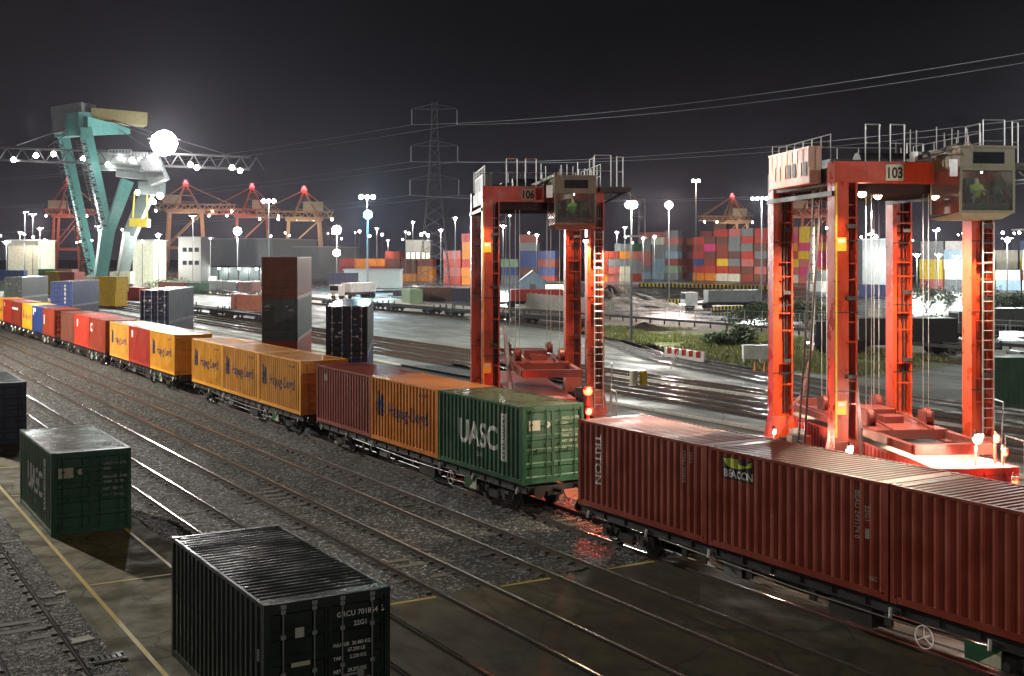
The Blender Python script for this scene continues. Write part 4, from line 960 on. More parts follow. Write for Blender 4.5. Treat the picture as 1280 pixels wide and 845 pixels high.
CN = {'RED': (RED, 'bright red'), 'MAR': (MAROON, 'dark red'), 'BRO': (BROWN, 'brown'), 'ORA': (ORANGE, 'orange'), 'BLU': (BLUE, 'blue'), 'GRY': (GREY, 'grey'), 'PNK': (PINKRED, 'pinkish'),
      'CRE': (CREAM, 'cream'), 'YEL': (YELLOW, 'yellow'), 'MAG': (MAGENTA, 'magenta'), 'LGR': (LGREEN, 'pale green'), 'LBL': (LBLUE, 'pale blue'), 'GRN': (GREEN, 'green'), 'NAV': (NAVY, 'navy'), 'WHI': (WHITE, 'white'), 'TUR': (TEALB, 'turquoise')}
ORD = ['first','second','third','fourth','fifth','sixth','seventh','eighth','ninth','tenth','eleventh','twelfth','thirteenth','fourteenth','fifteenth','sixteenth','seventeenth','eighteenth','nineteenth','twentieth']
TIER = ['lowest','second up','third up','fourth up','fifth up','sixth up','seventh up','eighth up']
def far_box(x, y, z, rz, L, key, label, group):
    m, _ = CN[key]; o = bpy.data.objects.new('shipping_container', FM[L]); col.objects.link(o)
    for s in (0, 1): o.material_slots[s].link = 'OBJECT'; o.material_slots[s].material = m
    o.location = (x, y, z); o.rotation_euler = (0, 0, rz); return tag(o, label, 'container', group)
def block(p0, p1, L, tiers, pal, where, back=0, fixed={}):
    """stack row from ground point p0 to p1, long sides facing out; tiers: height of each column"""
    p0 = Vector(p0); p1 = Vector(p1); d = (p1-p0); n = int(d.length/(L+.5)); d.normalize(); rz = math.atan2(d.y, d.x)-math.pi/2
    nr = Vector((d.y, -d.x)); 
    for i in range(n):
        h = tiers[int(i*len(tiers)/n)]
        for k in range(h):
            r = random.Random(i*31+k*7+int(p0.x)); key = fixed.get((i, k)) or r.choice(pal)
            q = p0+d*((i+.5)*(L+.5)+r.uniform(-.12,.12))+nr*r.uniform(-.25,.25)
            far_box(q.x, q.y, k*2.6, rz, L, key, f"{CN[key][1]} container, {TIER[k]} in {ORD[i%20]} column of {where}", 'containers in the far stacks')
def g2(px, Y): v = C2W((px-640)/FP*Y, Y); return (v.x, v.y)
REDS = ['RED','MAR','MAR','BRO','ORA','PNK','RED','GRY']
MIX = ['GRY','GRY','LBL','LGR','PNK','MAR','CRE','BLU','GRY']
block(g2(556, 372), g2(603, 366), 6.058, [4,5,6,6,5], ['ORA','PNK','RED','ORA','PNK','CRE'], 'the stack left of carrier 106')
block(g2(628, 385), g2(700, 375), 6.058, [3,4,6,6,5,4,3,4], ['BLU','MAR','BRO','RED','GRY','BLU'], 'the stack framed by carrier 106', fixed={(2,5):'WHI',(3,4):'BLU',(2,4):'BLU',(0,2):'LGR',(3,2):'LGR'})
block(g2(742, 400), g2(800, 420), 6.058, [4,4,5,5,4,5,4], ['PNK','GRY','MAR','GRN','CRE','GRY','ORA'], 'the pale stack by the brilliant mast')
block(g2(800, 455), g2(868, 436), 6.058, [6,6,7,7,6], MIX, 'the grey stack behind the tallest mast', fixed={})
block(g2(869, 436), g2(968, 400), 6.058, [6,6,7,7,7,7], REDS, 'the red stack left of carrier 103', fixed={(1,4):'MAG',(2,2):'YEL',(0,2):'BLU',(3,0):'CRE',(2,0):'CRE'})
block(g2(975, 400), g2(1044, 370), 6.058, [7,7,7,6], ['YEL','PNK','MAG','ORA','RED','CRE'], 'the stack glimpsed inside carrier 103')
block(g2(800, 480), g2(968, 428), 6.058, [7,7,6,6,7,8,7,7,7][:9], REDS, 'the row behind the red stack')
block(g2(425, 430), g2(560, 410), 6.058, [3,3,4,3,3], ['MAR','BRO','MAR','ORA','RED'], 'the low stack under the office lamps', fixed={(2,2):'ORA'})
block(g2(0, 300), g2(34, 300), 6.058, [2,2], ['GRY','BLU','LBL'], 'the low stack at the left edge')
block(g2(32, 290), g2(52, 290), 6.058, [2,2], ['ORA','YEL'], 'the orange pair beyond the far left boxes')
block(g2(62, 275), g2(124, 262), 6.058, [2,2,1,2], ['YEL','PNK','RED','YEL'], 'the row just over the bright blue box')
block(g2(126, 212), g2(166, 206), 6.058, [2,2,2], ['YEL','YEL','YEL'], 'the yellow pile behind the crane leg', fixed={(1,0):'LGR'})
block(g2(160, 240), g2(202, 232), 6.058, [1,2,1], ['RED','PNK','RED'], 'the red row above the navy stack')
block(g2(203, 290), g2(260, 275), 6.058, [1,1], ['GRN','MAR'], 'the low row behind the navy stack')
block(g2(1075, 262), g2(1112, 258), 6.058, [1,1], ['BLU','BLU'], 'the blue pair behind carrier 103')
block(g2(1012, 300), g2(1050, 290), 6.058, [2,2], ['GRY','WHI'], 'the grey pair through carrier 103')
block(g2(422, 252), g2(443, 252), 6.058, [1], ['BLU'], 'the small pile right of the tall stack'); 
far_box(*g2(429, 253), 2.6, -A+rad(90), 6.058, 'NAV', 'dark purple-blue container on the blue one right of the tall stack', 'containers in the far stacks')
far_box(*g2(515, 226), 0, -A+rad(20), 6.058, 'LGR', 'pale green container standing behind the flat wagon row', 'containers in the far stacks')
far_box(*g2(545, 236), 0, -A+rad(80), 12.192, 'BRO', 'long brown container right of the pale green one', 'containers in the far stacks')
far_box(*g2(585, 232), 0, -A+rad(85), 6.058, 'NAV', 'navy container touching the left leg of carrier 106', 'containers in the far stacks')
c = container(*g2(300, 196), 0, PINKRED, 'faded pink container behind the tall stack, left one of a pair', 'pink containers behind the tall stack', rz=-A+rad(18))
c = container(*g2(321, 190), 0, paint('salmon_paint', (.50,.17,.10)), 'salmon container half hidden by the tall stack', 'pink containers behind the tall stack', rz=-A+rad(60))
c = container(*g2(1285, 70.5), 0, GREEN, 'dark green container at the right edge beyond the carrier leg', 'green containers at the right edge', rz=-A+rad(88), H=HC)
c = container(*g2(1325, 78.0), 0, DGREEN, 'very dark green container cut by the right edge', 'green containers at the right edge', rz=-A+rad(88), H=2.591)

# ------------------------------------------------------------------ quay cranes on the horizon
def sts(px, Y, apex, boomy, label, m, side=1, sc_=1.0, lit=(1,.55,.3), pw=25000, legw=13):
    legw *= .72; pw *= .16
    t = empty('quay_crane', C2W((px-640)/FP*Y, Y), -A+rad(12), label, 'quay crane', 'quay cranes on the horizon')
    zA = CH+(YH-apex)*Y/FP; zB = CH+(YH-boomy)*Y/FP; w = legw; dpt = 9
    for sx in (-1, 1):
        for sy in (-1, 1):
            b = MB(); b.beam((sx*w, sy*dpt, 0), (sx*w*.82, sy*dpt, zB), 1.7, 1.7, 1.2, 1.2); b.build('leg', m, t)
    b = MB()
    for z in (zB*.38, zB*.97):
        for sy in (-1, 1): b.beam((-w, sy*dpt, z), (w, sy*dpt, z), 1.3, 1.6)
        for sx in (-1, 1): b.beam((sx*w*.9, -dpt, z), (sx*w*.9, dpt, z), 1.2, 1.5)
    for sy in (-1, 1): b.beam((-w, sy*dpt, zB*.40), (w*.82, sy*dpt, zB*.95), .42)
    b.build('portal_bracing', m, t)
    b = MB()
    for sy in (-1, 1):
        L0 = -w*1.6; L1 = w*2.6
        for z in (0, 3.0): b.beam((L0*side, sy*3, zB+z), (L1*side, sy*3, zB+z), .7)
        n = 22
        for k in range(n):
            a = L0+(L1-L0)*k/n; c_ = L0+(L1-L0)*(k+1)/n; b.beam((a*side, sy*3, zB+(0 if k%2 else 3)), (c_*side, sy*3, zB+(3 if k%2 else 0)), .35)
    b.build('boom', m, t)
    b = MB()
    for sy in (-1, 1):
        b.beam((-w*.6, sy*5, zB), (0, sy*1.0, zA), 1.0, 1.0, .7, .7); b.beam((w*.8, sy*5, zB), (0, sy*1.0, zA), 1.0, 1.0, .7, .7)
        b.beam((0, sy, zA), (w*2.4*side, sy*3, zB+3), .35); b.beam((0, sy, zA), (-w*1.5*side, sy*3, zB+3), .35)
    for f in (.3, .55, .8): b.beam((-w*.6*(1-f), -4, zB+(zA-zB)*f), (w*.8*(1-f), 4, zB+(zA-zB)*f), .5)
    b.build('a_frame', m, t)
    b = MB(); b.box(-6-w*side*.6, 4-w*side*.6, -3.4, 3.4, zB+3.4, zB+8.2); b.build('machinery_house', CREAM, t); b = MB(); b.box(-1.5, 1.5, -1, 1, zA-.4, zA+.8); b.build('mast_cap', CREAM, t)
    bulb(t, (0, 0, zA+1.7), .9, E_DIMR, 'aviation_light'); lamp('aviation_glow', (0, -2.5, zA+1.7), (1,.06,.08), 2500, t, .5)
    for x in (-w*1.5, -w*.5, w*.4, w*1.4, w*2.4): bulb(t, (x*side, -3.6, zB-.9), .55, E_WHITE, 'boom_light')
    lamp('crane_light', (w*.5*side, -26, zB*.75), lit, pw, t, 1.0); lamp('crane_light', (0, 0, zB-6), lit, pw*.5, t, 1.0)
    return t
sts(380, 620, 238, 272, 'buff coloured quay crane with a clear triangular frame, right of the others', STS_Y, -1, lit=(1,.75,.45), pw=60000)
sts(315, 700, 234, 268, 'red quay crane with a red light, behind the blazing floodlight', STS_R, -1, lit=(1,.5,.35), pw=60000, legw=14)
sts(232, 690, 230, 262, 'quay crane with the brightest red light, right of the green gantry crane', STS_Y, 1, lit=(1,.6,.4), pw=60000, legw=15)
sts(85, 720, 226, 268, 'faint red quay crane between the green crane legs and the left edge', STS_R, 1, lit=(1,.45,.3), pw=60000, legw=11)
sts(915, 800, 246, 276, 'distant quay crane with a lit boom over the red stack', STS_Y, -1, lit=(1,.7,.5), pw=70000, legw=12)
sts(1010, 700, 240, 268, 'distant quay crane glimpsed through the bay of carrier 103', STS_R, 1, lit=(1,.6,.4), pw=60000)

# ------------------------------------------------------------------ green portal crane
YC = 290.0
gc = empty('gantry_crane', C2W((125-640)/FP*YC, YC), 0, 'giant green gantry crane with splayed legs and a blinding floodlight', 'gantry crane')
gl = gc.location.copy()
def R_(px, py, dY=0): return AT(px, py, YC+dY)-gl
def gpart(name, m, fn): b = MB(); fn(b); return b.build(name, m, gc)
gpart('leg', TEAL, lambda b: b.beam(R_(77,160,8), R_(119,352,8), 2.5, 2.5, 1.9, 1.9))
gpart('leg', TEAL, lambda b: b.beam(R_(106,160,-8), R_(135,292,-8), 2.6, 2.6, 2.2, 2.2))
gpart('leg', TEAL, lambda b: b.beam(R_(159,226,-6), R_(134,296,-8), 3.2, 2.8, 2.2, 2.2))
gpart('leg', TEAL, lambda b: b.beam(R_(134,288,-8), R_(124,356,-8), 3.0, 3.0, 2.6, 2.6))
gpart('leg', SLATE, lambda b: (b.beam(R_(188,232,12), R_(163,292,12), 3.0, 3.0), b.beam(R_(163,290,12), R_(152,350,12), 3.0, 3.0, 2.6, 2.6)))
gpart('cross_beam', TEAL, lambda b: (b.beam(R_(102,158,-8), R_(160,164,4), 4.2, 4.4, 1.6, 1.4), b.beam(R_(76,158,8), R_(106,155,-8), 3.0, 5.5)))
gpart('machinery_house', GREY, lambda b: b.beam(R_(74,152,4), R_(112,146,2), 6, 6.5))
gpart('upper_house', paint('olive_house_paint', (.16,.13,.04)), lambda b: b.beam(R_(112,144,2), R_(182,150,8), 5, 3.2))
def boom(b):
    for dz in (0, -3.0):
        for dy in (-4, 4): b.beam(R_(-60,182,dy)+Vector((0,0,dz)), R_(312,196,dy)+Vector((0,0,dz)), .45, .45)
    for k in range(40):
        u = k/40; v = (k+1)/40
        for dy in (-4, 4):
            p = R_(-60+390*u, 182+15*u, dy)+Vector((0,0,0 if k%2 else -3)); q = R_(-60+390*v, 182+15*v, dy)+Vector((0,0,-3 if k%2 else 0)); b.beam(p, q, .22)
gpart('girder', DARKM, boom)
gpart('trolley', SLATE, lambda b: (b.beam(R_(120,200,0), R_(185,203,0), 7, 4.5), b.beam(R_(150,216,0), R_(196,220,0), 6, 2.2), b.beam(R_(176,235,0), R_(204,236,0), 4, 3)))
gpart('operator_cabin', GREY, lambda b: b.beam(R_(186,196,-4), R_(200,228,-4), 4, 4))
gpart('spreader', STICK, lambda b: (b.beam(R_(164,278,0), R_(186,279,0), 3, 2), b.beam(R_(168,240,0), R_(166,276,0), .3), b.beam(R_(184,240,0), R_(184,276,0), .3)))
gpart('wheel_bogie', CREAM, lambda b: b.beam(R_(140,347,12), R_(166,347,12), 3.4, 3.0)); gpart('wheel_bogie', CREAM, lambda b: b.beam(R_(110,352,-8), R_(138,352,-8), 3, 2.4)); gpart('wheel_bogie', CREAM, lambda b: b.beam(R_(106,351,8), R_(126,351,8), 3, 2.4))
for px, py in ((17,197),(45,192),(67,190),(104,196),(135,203),(150,195),(165,198),(176,197),(238,203),(246,207),(290,207),(300,211),(172,238),(200,242),(192,250)):
    p = R_(px, py+1.5, -5); bulb(gc, tuple(p), .6 if px != 200 else .8, E_WHITE, 'girder_light')
def lad(b, a0, a1, dY):
    p = R_(*a0, dY); q = R_(*a1, dY); n = 26
    for k in range(n):
        u = p.lerp(q, k/n); v = p.lerp(q, (k+1)/n); s_ = 1 if k % 2 else -1; o = Vector((CA, -SA, 0))*1.1*s_
        b.beam(u+o, v-o, .22); b.beam(u+o, u-o, .14)
    o = Vector((CA, -SA, 0))*1.1
    b.beam(p+o, q+o, .12); b.beam(p-o, q-o, .12)
gpart('ladder', DARKM, lambda b: lad(b, (72,176), (112,345), 4)); gpart('ladder', DARKM, lambda b: lad(b, (101,176), (128,286), -12))
gpart('hoist_cable', DARKM, lambda b: [b.tube(R_(x0,150,0), R_(x1,y1,0), .12, k=5) for x0,x1,y1 in ((110,60,183),(112,20,182),(130,190,188),(135,240,191),(140,290,195))])
for k, (x, y) in enumerate(((150,192),(170,196),(190,214),(120,212))): gpart('walkway', GREY, lambda b: (b.beam(R_(x-14,y,-6), R_(x+14,y,-6), 1.6, .3), b.beam(R_(x-14,y-5,-7), R_(x+14,y-5,-7), .12), [b.beam(R_(x-14+4*j,y,-7), R_(x-14+4*j,y-5,-7), .12) for j in range(8)]))
p = R_(205, 174, -9)
bulb(gc, (p.x, p.y, p.z), 3.1, E_WHITE, 'floodlight')
dirc = Vector((0,0,CH))-(gl+p)
lamp('crane_floodlight', tuple(p+dirc.normalized()*5.5), (1,.99,.96), 170000, gc, 1.5, 120, dirc)
lamp('girder_glow', tuple(R_(120,205,-14)), (.95,1,.97), 1200, gc, 1.0); lamp('girder_glow', tuple(R_(60,215,-20)), (.9,1,.97), 1200, gc, 1.0); lamp('girder_glow', tuple(R_(160,262,-16)), (1,1,.95), 1200, gc, 1.0)

# ------------------------------------------------------------------ pylon and cables
PYL = plain('dull_pylon_steel', (.022,.022,.025), .8); CAB = plain('cable_metal', (.20,.20,.21), .5)
YP = 360.0
py_ = empty('pylon', C2W((543-640)/FP*YP, YP), -A, 'tall faint lattice pylon with three pairs of arms against the night sky', 'pylon')
HP = CH+(YH-127)*YP/FP
b = MB()
def pw_(z): u = z/HP; return 3.9*(1-u)**1.5+.75
NP = 16
for k in range(NP):
    z0 = HP*k/NP; z1 = HP*(k+1)/NP; a = pw_(z0); c_ = pw_(z1)
    for sx in (-1, 1):
        for sy in (-1, 1): b.beam((sx*a, sy*a, z0), (sx*c_, sy*c_, z1), .16)
    for s in (-1, 1):
        b.beam((-a, s*a, z0), (c_, s*c_, z1), .09); b.beam((a, s*a, z0), (-c_, s*c_, z1), .09); b.beam((s*a, -a, z0), (s*c_, c_, z1), .09); b.beam((s*a, a, z0), (s*c_, -c_, z1), .09)
b.build('lattice_tower', PYL, py_)
ARMS = [(CH+(YH-136)*YP/FP, 6.8), (CH+(YH-182)*YP/FP, 7.0), (CH+(YH-224)*YP/FP, 7.3)]
for z, wd in ARMS:
    b = MB()
    for s in (-1, 1):
        for sy in (-1, 1): b.beam((0, sy*.7, z-.2), (s*wd, 0, z), .12); b.beam((0, sy*.7, z+1.6), (s*wd, 0, z), .12)
        for u in (.3, .6): b.beam((s*wd*u, 0, z-.1), (s*wd*(u-.15), 0, z+1.6*(1-u)), .07)
    b.build('cross_arm', PYL, py_)
    for s in (-1, 1):
        b = MB(); 
        for k in range(9): b.tube((s*wd, 0, z-.4-k*.5), (s*wd, 0, z-.65-k*.5), .17, k=8)
        b.tube((s*wd, 0, z), (s*wd, 0, z-4.8), .05, k=6); b.build('insulator', GREY, py_)
nxt = C2W(150, 118)
for zi, (z, wd) in enumerate(ARMS):
    for s in (-1, 1):
        pts = []; p0 = py_.location+Vector((s*wd*CA, -s*wd*SA, z-4.8)); p1 = nxt+Vector((s*wd*.5, s*wd, z-4.8))
        for k in range(25):
            u = k/24; q = p0.lerp(p1, u); q.z -= 4*6.0*u*(1-u); pts.append(q)
        b = MB(); b.path(pts, .036, 5); o = b.build('power_cable', CAB)
        tag(o, f"{['highest','middle','lowest'][zi]} {'far side' if s < 0 else 'near side'} power cable rising from the pylon to the top right", 'power cable', 'power cables hung from the pylon')
        p2 = C2W(-420, 620)+Vector((0, s*wd, z-4.8)); pts = []
        for k in range(17):
            u = k/16; q = p0.lerp(p2, u); q.z -= 4*9.0*u*(1-u); pts.append(q)
        b = MB(); b.path(pts, .026, 5); o = b.build('power_cable', CAB)
        tag(o, f"{['highest','middle','lowest'][zi]} {'outer' if s < 0 else 'inner'} power cable leaving the pylon to the left", 'power cable', 'power cables hung from the pylon')

# ------------------------------------------------------------------ buildings
def building(pxl, pxr, Y, top, depth, label, m, wins=(), roofm=ROOFG, name='warehouse', skew=0, litw=False):
    p = C2W(((pxl+pxr)/2-640)/FP*Y, Y); t = empty(name, (p.x, p.y, 0), -A+rad(skew), label, 'building')
    wd = (pxr-pxl)*Y/FP; h = CH+(YH-top)*Y/FP; hw = wd/2
    b = MB(); b.box(-hw, hw, 0, depth, 0, h); b.build('wall', m, t)
    b = MB(); b.box(-hw-.3, hw+.3, -.3, depth+.3, h, h+.35); b.build('roof', roofm, t)
    for (u, v, ww, hh) in wins:
        b = MB(); x = -hw+u*wd; z = v*h; b.box(x-ww/2-.12, x+ww/2+.12, -.07, -.01, z-hh/2-.12, z+hh/2+.12); wo = b.build('window', WALLP, t)
        b = MB(); b.box(x-ww/2, x+ww/2, -.10, -.072, z-hh/2, z+hh/2); b.build('pane', E_WIN if litw else GLASSD, wo)
    return t, h, hw
E_WIN = emis('lit_window', (1, .93, .75), 2.2)
t, h, hw = building(223, 251, 420, 297, 14, 'white two storey office block with square dark windows', WALLP, [(u, v, 1.5, 1.5) for u in (.28,.55,.82) for v in (.42,.72)], name='office_block')
lamp('facade_light', (-4, -9, 9), (1,.98,.92), 9000, t, .4)
t, h, hw = building(251, 345, 440, 299, 40, 'long low grey warehouse with a dark lit canopy', GREY, [], skew=-14)
b = MB(); b.box(-hw+1, hw, -7, 0, 4.6, 5.2)
for k in range(7): b.box(-hw+1.2+k*4, -hw+1.5+k*4, -6.9, -6.6, 0, 4.6)
b.build('canopy', DARKM, t); b = MB(); b.box(-hw+2, hw-1, -.06, -.01, .2, 4.2); b.build('loading_door', SLATE, t)
for x in (-6, 2, 9): bulb(t, (x, -3.5, 4.3), .45, E_WHITE, 'canopy_lamp'); lamp('canopy_light', (x, -3.5, 3.4), COOL, 1800, t, .3)
building(345, 402, 452, 309, 40, 'lower grey extension at the right end of the long warehouse', GREY, [], skew=-14)
t, h, hw = building(507, 538, 470, 301, 16, 'pale office block with a row of tall lit windows', WALLP, [(.1+.2*k, .55, 1.1, 4.0) for k in range(5)], name='office_block', litw=True)
lamp('facade_light', (0, -10, 14), (1,.95,.85), 4000, t, .4)
building(10, 48, 330, 301, 12, 'cream storage building at the left behind the orange boxes', CREAM, [], name='storage_building')
building(166, 192, 330, 301, 12, 'cream tank building right of the green crane legs', CREAM, [], name='storage_building')
t, h, hw = building(1078, 1138, 300, 300, 25, 'white floodlit transit shed behind carrier 103', GREY, [], name='transit_shed'); lamp('facade_light', (0, -9, 10), (1,1,.9), 2500, t, .4)
block(g2(1150, 322), g2(1330, 300), 6.058, [3,4,3,2,4], ['WHI','CRE','GRY','YEL','LBL','PNK'], 'the white lit yard at the right')
block(g2(1150, 345), g2(1330, 330), 6.058, [5,4,5], ['WHI','GRY','YEL','CRE','BLU'], 'the back row of the white lit yard')
block(g2(52, 330), g2(112, 322), 6.058, [2,3,2,3], ['GRY','CRE','WHI','GRN','BRO'], 'the jumble behind the crane legs')
block(g2(264, 300), g2(330, 285), 6.058, [1], ['GRY','BRO'], 'the low row under the canopy')
building(430, 500, 330, 338, 8, 'low flat pale depot behind the flat wagons', WALLP, [], name='depot_building')
# little gabled shed with annex and the pale hoarding
p = C2W((666-640)/FP*283, 283); t = empty('gabled_shed', (p.x, p.y, 0), -A, 'small blue-grey gabled shed behind the pale hoarding', 'shed')
b = MB(); b.box(-3, 3, 0, 7, 0, 2.9); b.poly([(-3,0,2.9),(3,0,2.9),(0,0,5.2)]); b.poly([(-3,7,2.9),(0,7,5.2),(3,7,2.9)]); b.build('wall', LBLUE, t)
b = MB(); b.beam((-3.25,3.5,2.72),(0.05,3.5,5.28),7.6,.16); b.beam((3.25,3.5,2.72),(-.05,3.5,5.30),7.6,.16); b.build('roof', ROOFG, t); b = MB(); b.box(-.7,.7,-.05,-.01,0,2.1); b.build('door', SLATE, t)
building(679, 735, 285, 354, 7, 'low dark-roofed annex right of the gabled shed', SLATE, [(.1+.11*k, .55, 1.2, 1.4) for k in range(5)], name='site_cabin', litw=True)
def hoarding(a, c_, h, label, m=WALLP, pw=2.4):
    a = Vector(a); c_ = Vector(c_); d = c_-a; L = d.length; t = empty('hoarding', (a.x, a.y, 0), math.atan2(d.y, d.x), label, 'hoarding', 'pale hoardings around the works'); n = int(L/pw)
    for k in range(n):
        b = MB(); b.box(k*pw+.03, (k+1)*pw-.03, -.03, .03, .1, h)
        for j in range(6): b.box(k*pw+.2+j*.38, k*pw+.34+j*.38, -.055, -.03, .1, h)
        b.build('panel', m, t)
    b = MB()
    for k in range(n+1): b.box(k*pw-.06, k*pw+.06, .03, .15, 0, h+.1)
    b.build('post', GALV, t); return t
hoarding(g2(649, 202), g2(738, 176), 2.6, 'pale hoarding in front of the gabled shed, seen behind the carrier legs')
hoarding(g2(740, 176), g2(768, 172), 2.2, 'short pale hoarding before the dark soil heap')
hoarding(g2(1085, 142), g2(1112, 139), 2.6, 'pale hoarding glimpsed between the legs of carrier 103')
def heap(px, Y, r, h, label, m, seed):
    rr = random.Random(seed); p = C2W((px-640)/FP*Y, Y); b = MB(); N = 22; M_ = 8
    for j in range(M_+1):
        for i in range(N):
            a = 6.283*i/N; q = r*j/M_*(1+.18*math.sin(3*a+seed)+rr.uniform(-.06,.06)); b.v.append((q*math.cos(a)*1.5, q*math.sin(a), max(-.1, h*(1-(j/M_))**1.15*(1+rr.uniform(-.12,.12)))))
    for j in range(M_):
        for i in range(N): b.f.append((j*N+i, (j+1)*N+i, (j+1)*N+(i+1)%N, j*N+(i+1)%N)); b.m.append(0)
    o = b.build('soil_heap', m); o.location = (p.x, p.y, 0); o.rotation_euler.z = -A; tag(o, label, 'soil heap', 'heaps of soil and rubble'); return o
heap(762, 203, 5.5, 3.6, 'dark brown soil heap left of the brilliant mast', concrete_mat('dark_soil', (.045,.032,.022), .7, .95, .5), 1)
heap(790, 200, 6.5, 2.8, 'grey rubble heap right behind the brilliant mast', concrete_mat('grey_rubble', (.16,.155,.14), .6, .95, .6), 2)
heap(806, 142, 2.3, .9, 'low brown spoil heap on the grass right of the brilliant mast', concrete_mat('brown_spoil', (.06,.04,.025), .7, .95, .5), 3)
heap(905, 205, 5.0, 2.2, 'white gravel heap before the barriers', concrete_mat('white_gravel', (.5,.5,.48), .6, .95, .6), 4)

# ------------------------------------------------------------------ small yard things
def barrier(px, Y, label, grp, rz, m1, m2, L=1.0, H=.9, name='road_barrier'):
    p = C2W((px-640)/FP*Y, Y); t = empty(name, (p.x, p.y, 0), rz, label, 'barrier', grp)
    b = MB(); b.box(-L/2, L/2, -.28, .28, 0, .25); b.build('foot', m1, t)
    b = MB(); 
    for v, (ya, yb) in enumerate(((-.2,.2),)): b.box(-L/2, L/2, ya, yb, .25, H)
    o = b.build('body', m1, t); b = MB(); b.box(-L*.22, L*.22, -.215, .215, .3, H+.01); b.build('stripe', m2, t); return t
for k in range(34): barrier(802+k*4.9, 330-k*.9, 'black and yellow striped barrier in the long line below the container stacks', 'striped barriers below the container stacks', -A+rad(10), BLACK, STICK, 1.5, 1.3)
for k in range(14): barrier(793+k*4.2, 206+k*.7, 'yellow banded barrier in the line behind the rubble heap', 'yellow banded barriers behind the rubble heap', -A, BLACK, STICK, .6, 1.0)
for k in range(9): barrier(892+k*4.4, 186+k*.6, 'short yellow banded barrier before the white gravel heap', 'short barriers before the white gravel heap', -A, BLACK, STICK, .6, .9)
for k in range(5): barrier(838+k*9, 104-k*1.1, 'red and white plastic barrier in the row at the grass edge', 'red and white barriers at the grass edge', -A-rad(30), WHITE, RED, .95, .8)
barrier(746, 108, 'lone red and white barrier on the pale concrete by the carrier leg', 'lone barriers', -A, WHITE, RED, 1.0, .8)
for px, lb, m in ((792, 'cream yellow bollard, left one of the pair by the dark track', CREAM), (804, 'bright yellow bollard, right one of the pair by the dark track', YELLOW)):
    p = C2W((px-640)/FP*81, 81); b = MB(); b.tube((0,0,0),(0,0,.98),.27,k=16); b.tube((0,0,.98),(0,0,1.03),.22,k=16); b.tube((0,0,0),(0,0,.05),.36,k=16); o = b.build('bollard', m); o.location = p; tag(o, lb, 'bollard', 'yellow bollards by the dark track')
for px, w_, lb in ((940, 1.5, 'large white equipment cabinet on legs beside the grass'), (960, 1.2, 'smaller pale cabinet on legs next to carrier 103')):
    p = C2W((px-640)/FP*97, 97); t = empty('equipment_cabinet', (p.x, p.y, 0), -A, lb, 'cabinet', 'equipment cabinets by the grass')
    b = MB(); b.box(-w_/2, w_/2, -.35, .35, .45, 1.5); b.box(-w_/2-.04, w_/2+.04, -.39, .39, 1.5, 1.56); b.build('housing', WHITE, t)
    for x in (-w_/2+.1, w_/2-.1): b = MB(); b.box(x-.04, x+.04, -.3, .3, 0, .45); b.build('leg', GALV, t)
for px, Y, lb in ((944, 92, 'left traffic cone under the white cabinet'), (956, 91, 'right traffic cone under the white cabinet')):
    p = C2W((px-640)/FP*Y, Y); b = MB(); b.box(-.22,.22,-.22,.22,0,.04); b.tube((0,0,.04),(0,0,.72),.15,.03,k=12); o = b.build('traffic_cone', ORANGE); o.location = p; tag(o, lb, 'cone', 'traffic cones under the cabinet')
b = MB(); p = C2W((838-640)/FP*93, 93); b.tube((0,0,0),(.9,.2,1.3),.04,k=6); o = b.build('leaning_rod', LETW); o.location = p; tag(o, 'white rod leaning beside the dark track, right of the bollards', 'rod')
def fence(a, c_, h, label, step=3.0):
    a = Vector(a); c_ = Vector(c_); d = c_-a; L = d.length; t = empty('mesh_fence', (a.x, a.y, 0), math.atan2(d.y, d.x), label, 'fence'); n = int(L/step)
    for k in range(n+1): b = MB(); b.tube((k*step, 0, 0), (k*step, 0, h+.1), .04, k=6); b.build('post', GALV, t)
    b = MB()
    for z in (.1, h*.5, h): b.tube((0, 0, z), (L, 0, z), .018, k=5)
    k = 0
    while k*.35 < L: b.tube((k*.35, 0, .1), (k*.35, 0, h), .006, k=4, cap=False); k += 1
    b.build('mesh_panel', GALV, t); return t
fence((100.6, 60), (98.0, 150), 2.1, 'wire mesh fence running behind the grass along the access road', 3.0)
fence((109, 62), (104.5, 112), 2.1, 'wire mesh fence before the bushes at the right', 3.0)
# crash rail along the road
b = MB(); b.box(-.05, .05, 0, 130, .45, .75)
for k in range(44): b.box(-.08, .08, k*3, k*3+.12, 0, .7)
o = b.build('crash_barrier', DARKM); o.location = (95.5, 50, 0); tag(o, 'long dark crash barrier between the grass and the mesh fence', 'crash barrier')

# marks and fittings on the near pavement
for (px, py, w_, l_, lb) in ((103, 799, .55, .35, 'pale square drain cover in the ballast at the bottom left'), (78, 740, .3, .18, 'small pale stone plate by the left track')):
    p = G(px, py); b = MB(); b.box(-w_/2, w_/2, -l_/2, l_/2, -.12, -.0); o = b.build('drain_cover', WALLP); o.location = (p.x-.05, p.y, .01); o.rotation_euler.z = .2; tag(o, lb, 'drain cover')
p = G(135, 824); b = MB()
for k in range(5): b.box(-.28+k*.12, -.20+k*.12, -.16, .16, 0, .06)
b.box(-.36, .36, -.24, -.16, 0, .05); b.box(-.36, .36, .16, .24, 0, .05); o = b.build('track_grating', GREY); o.location = (p.x, p.y, .0); tag(o, 'small slatted metal grating beside the left track', 'grating')

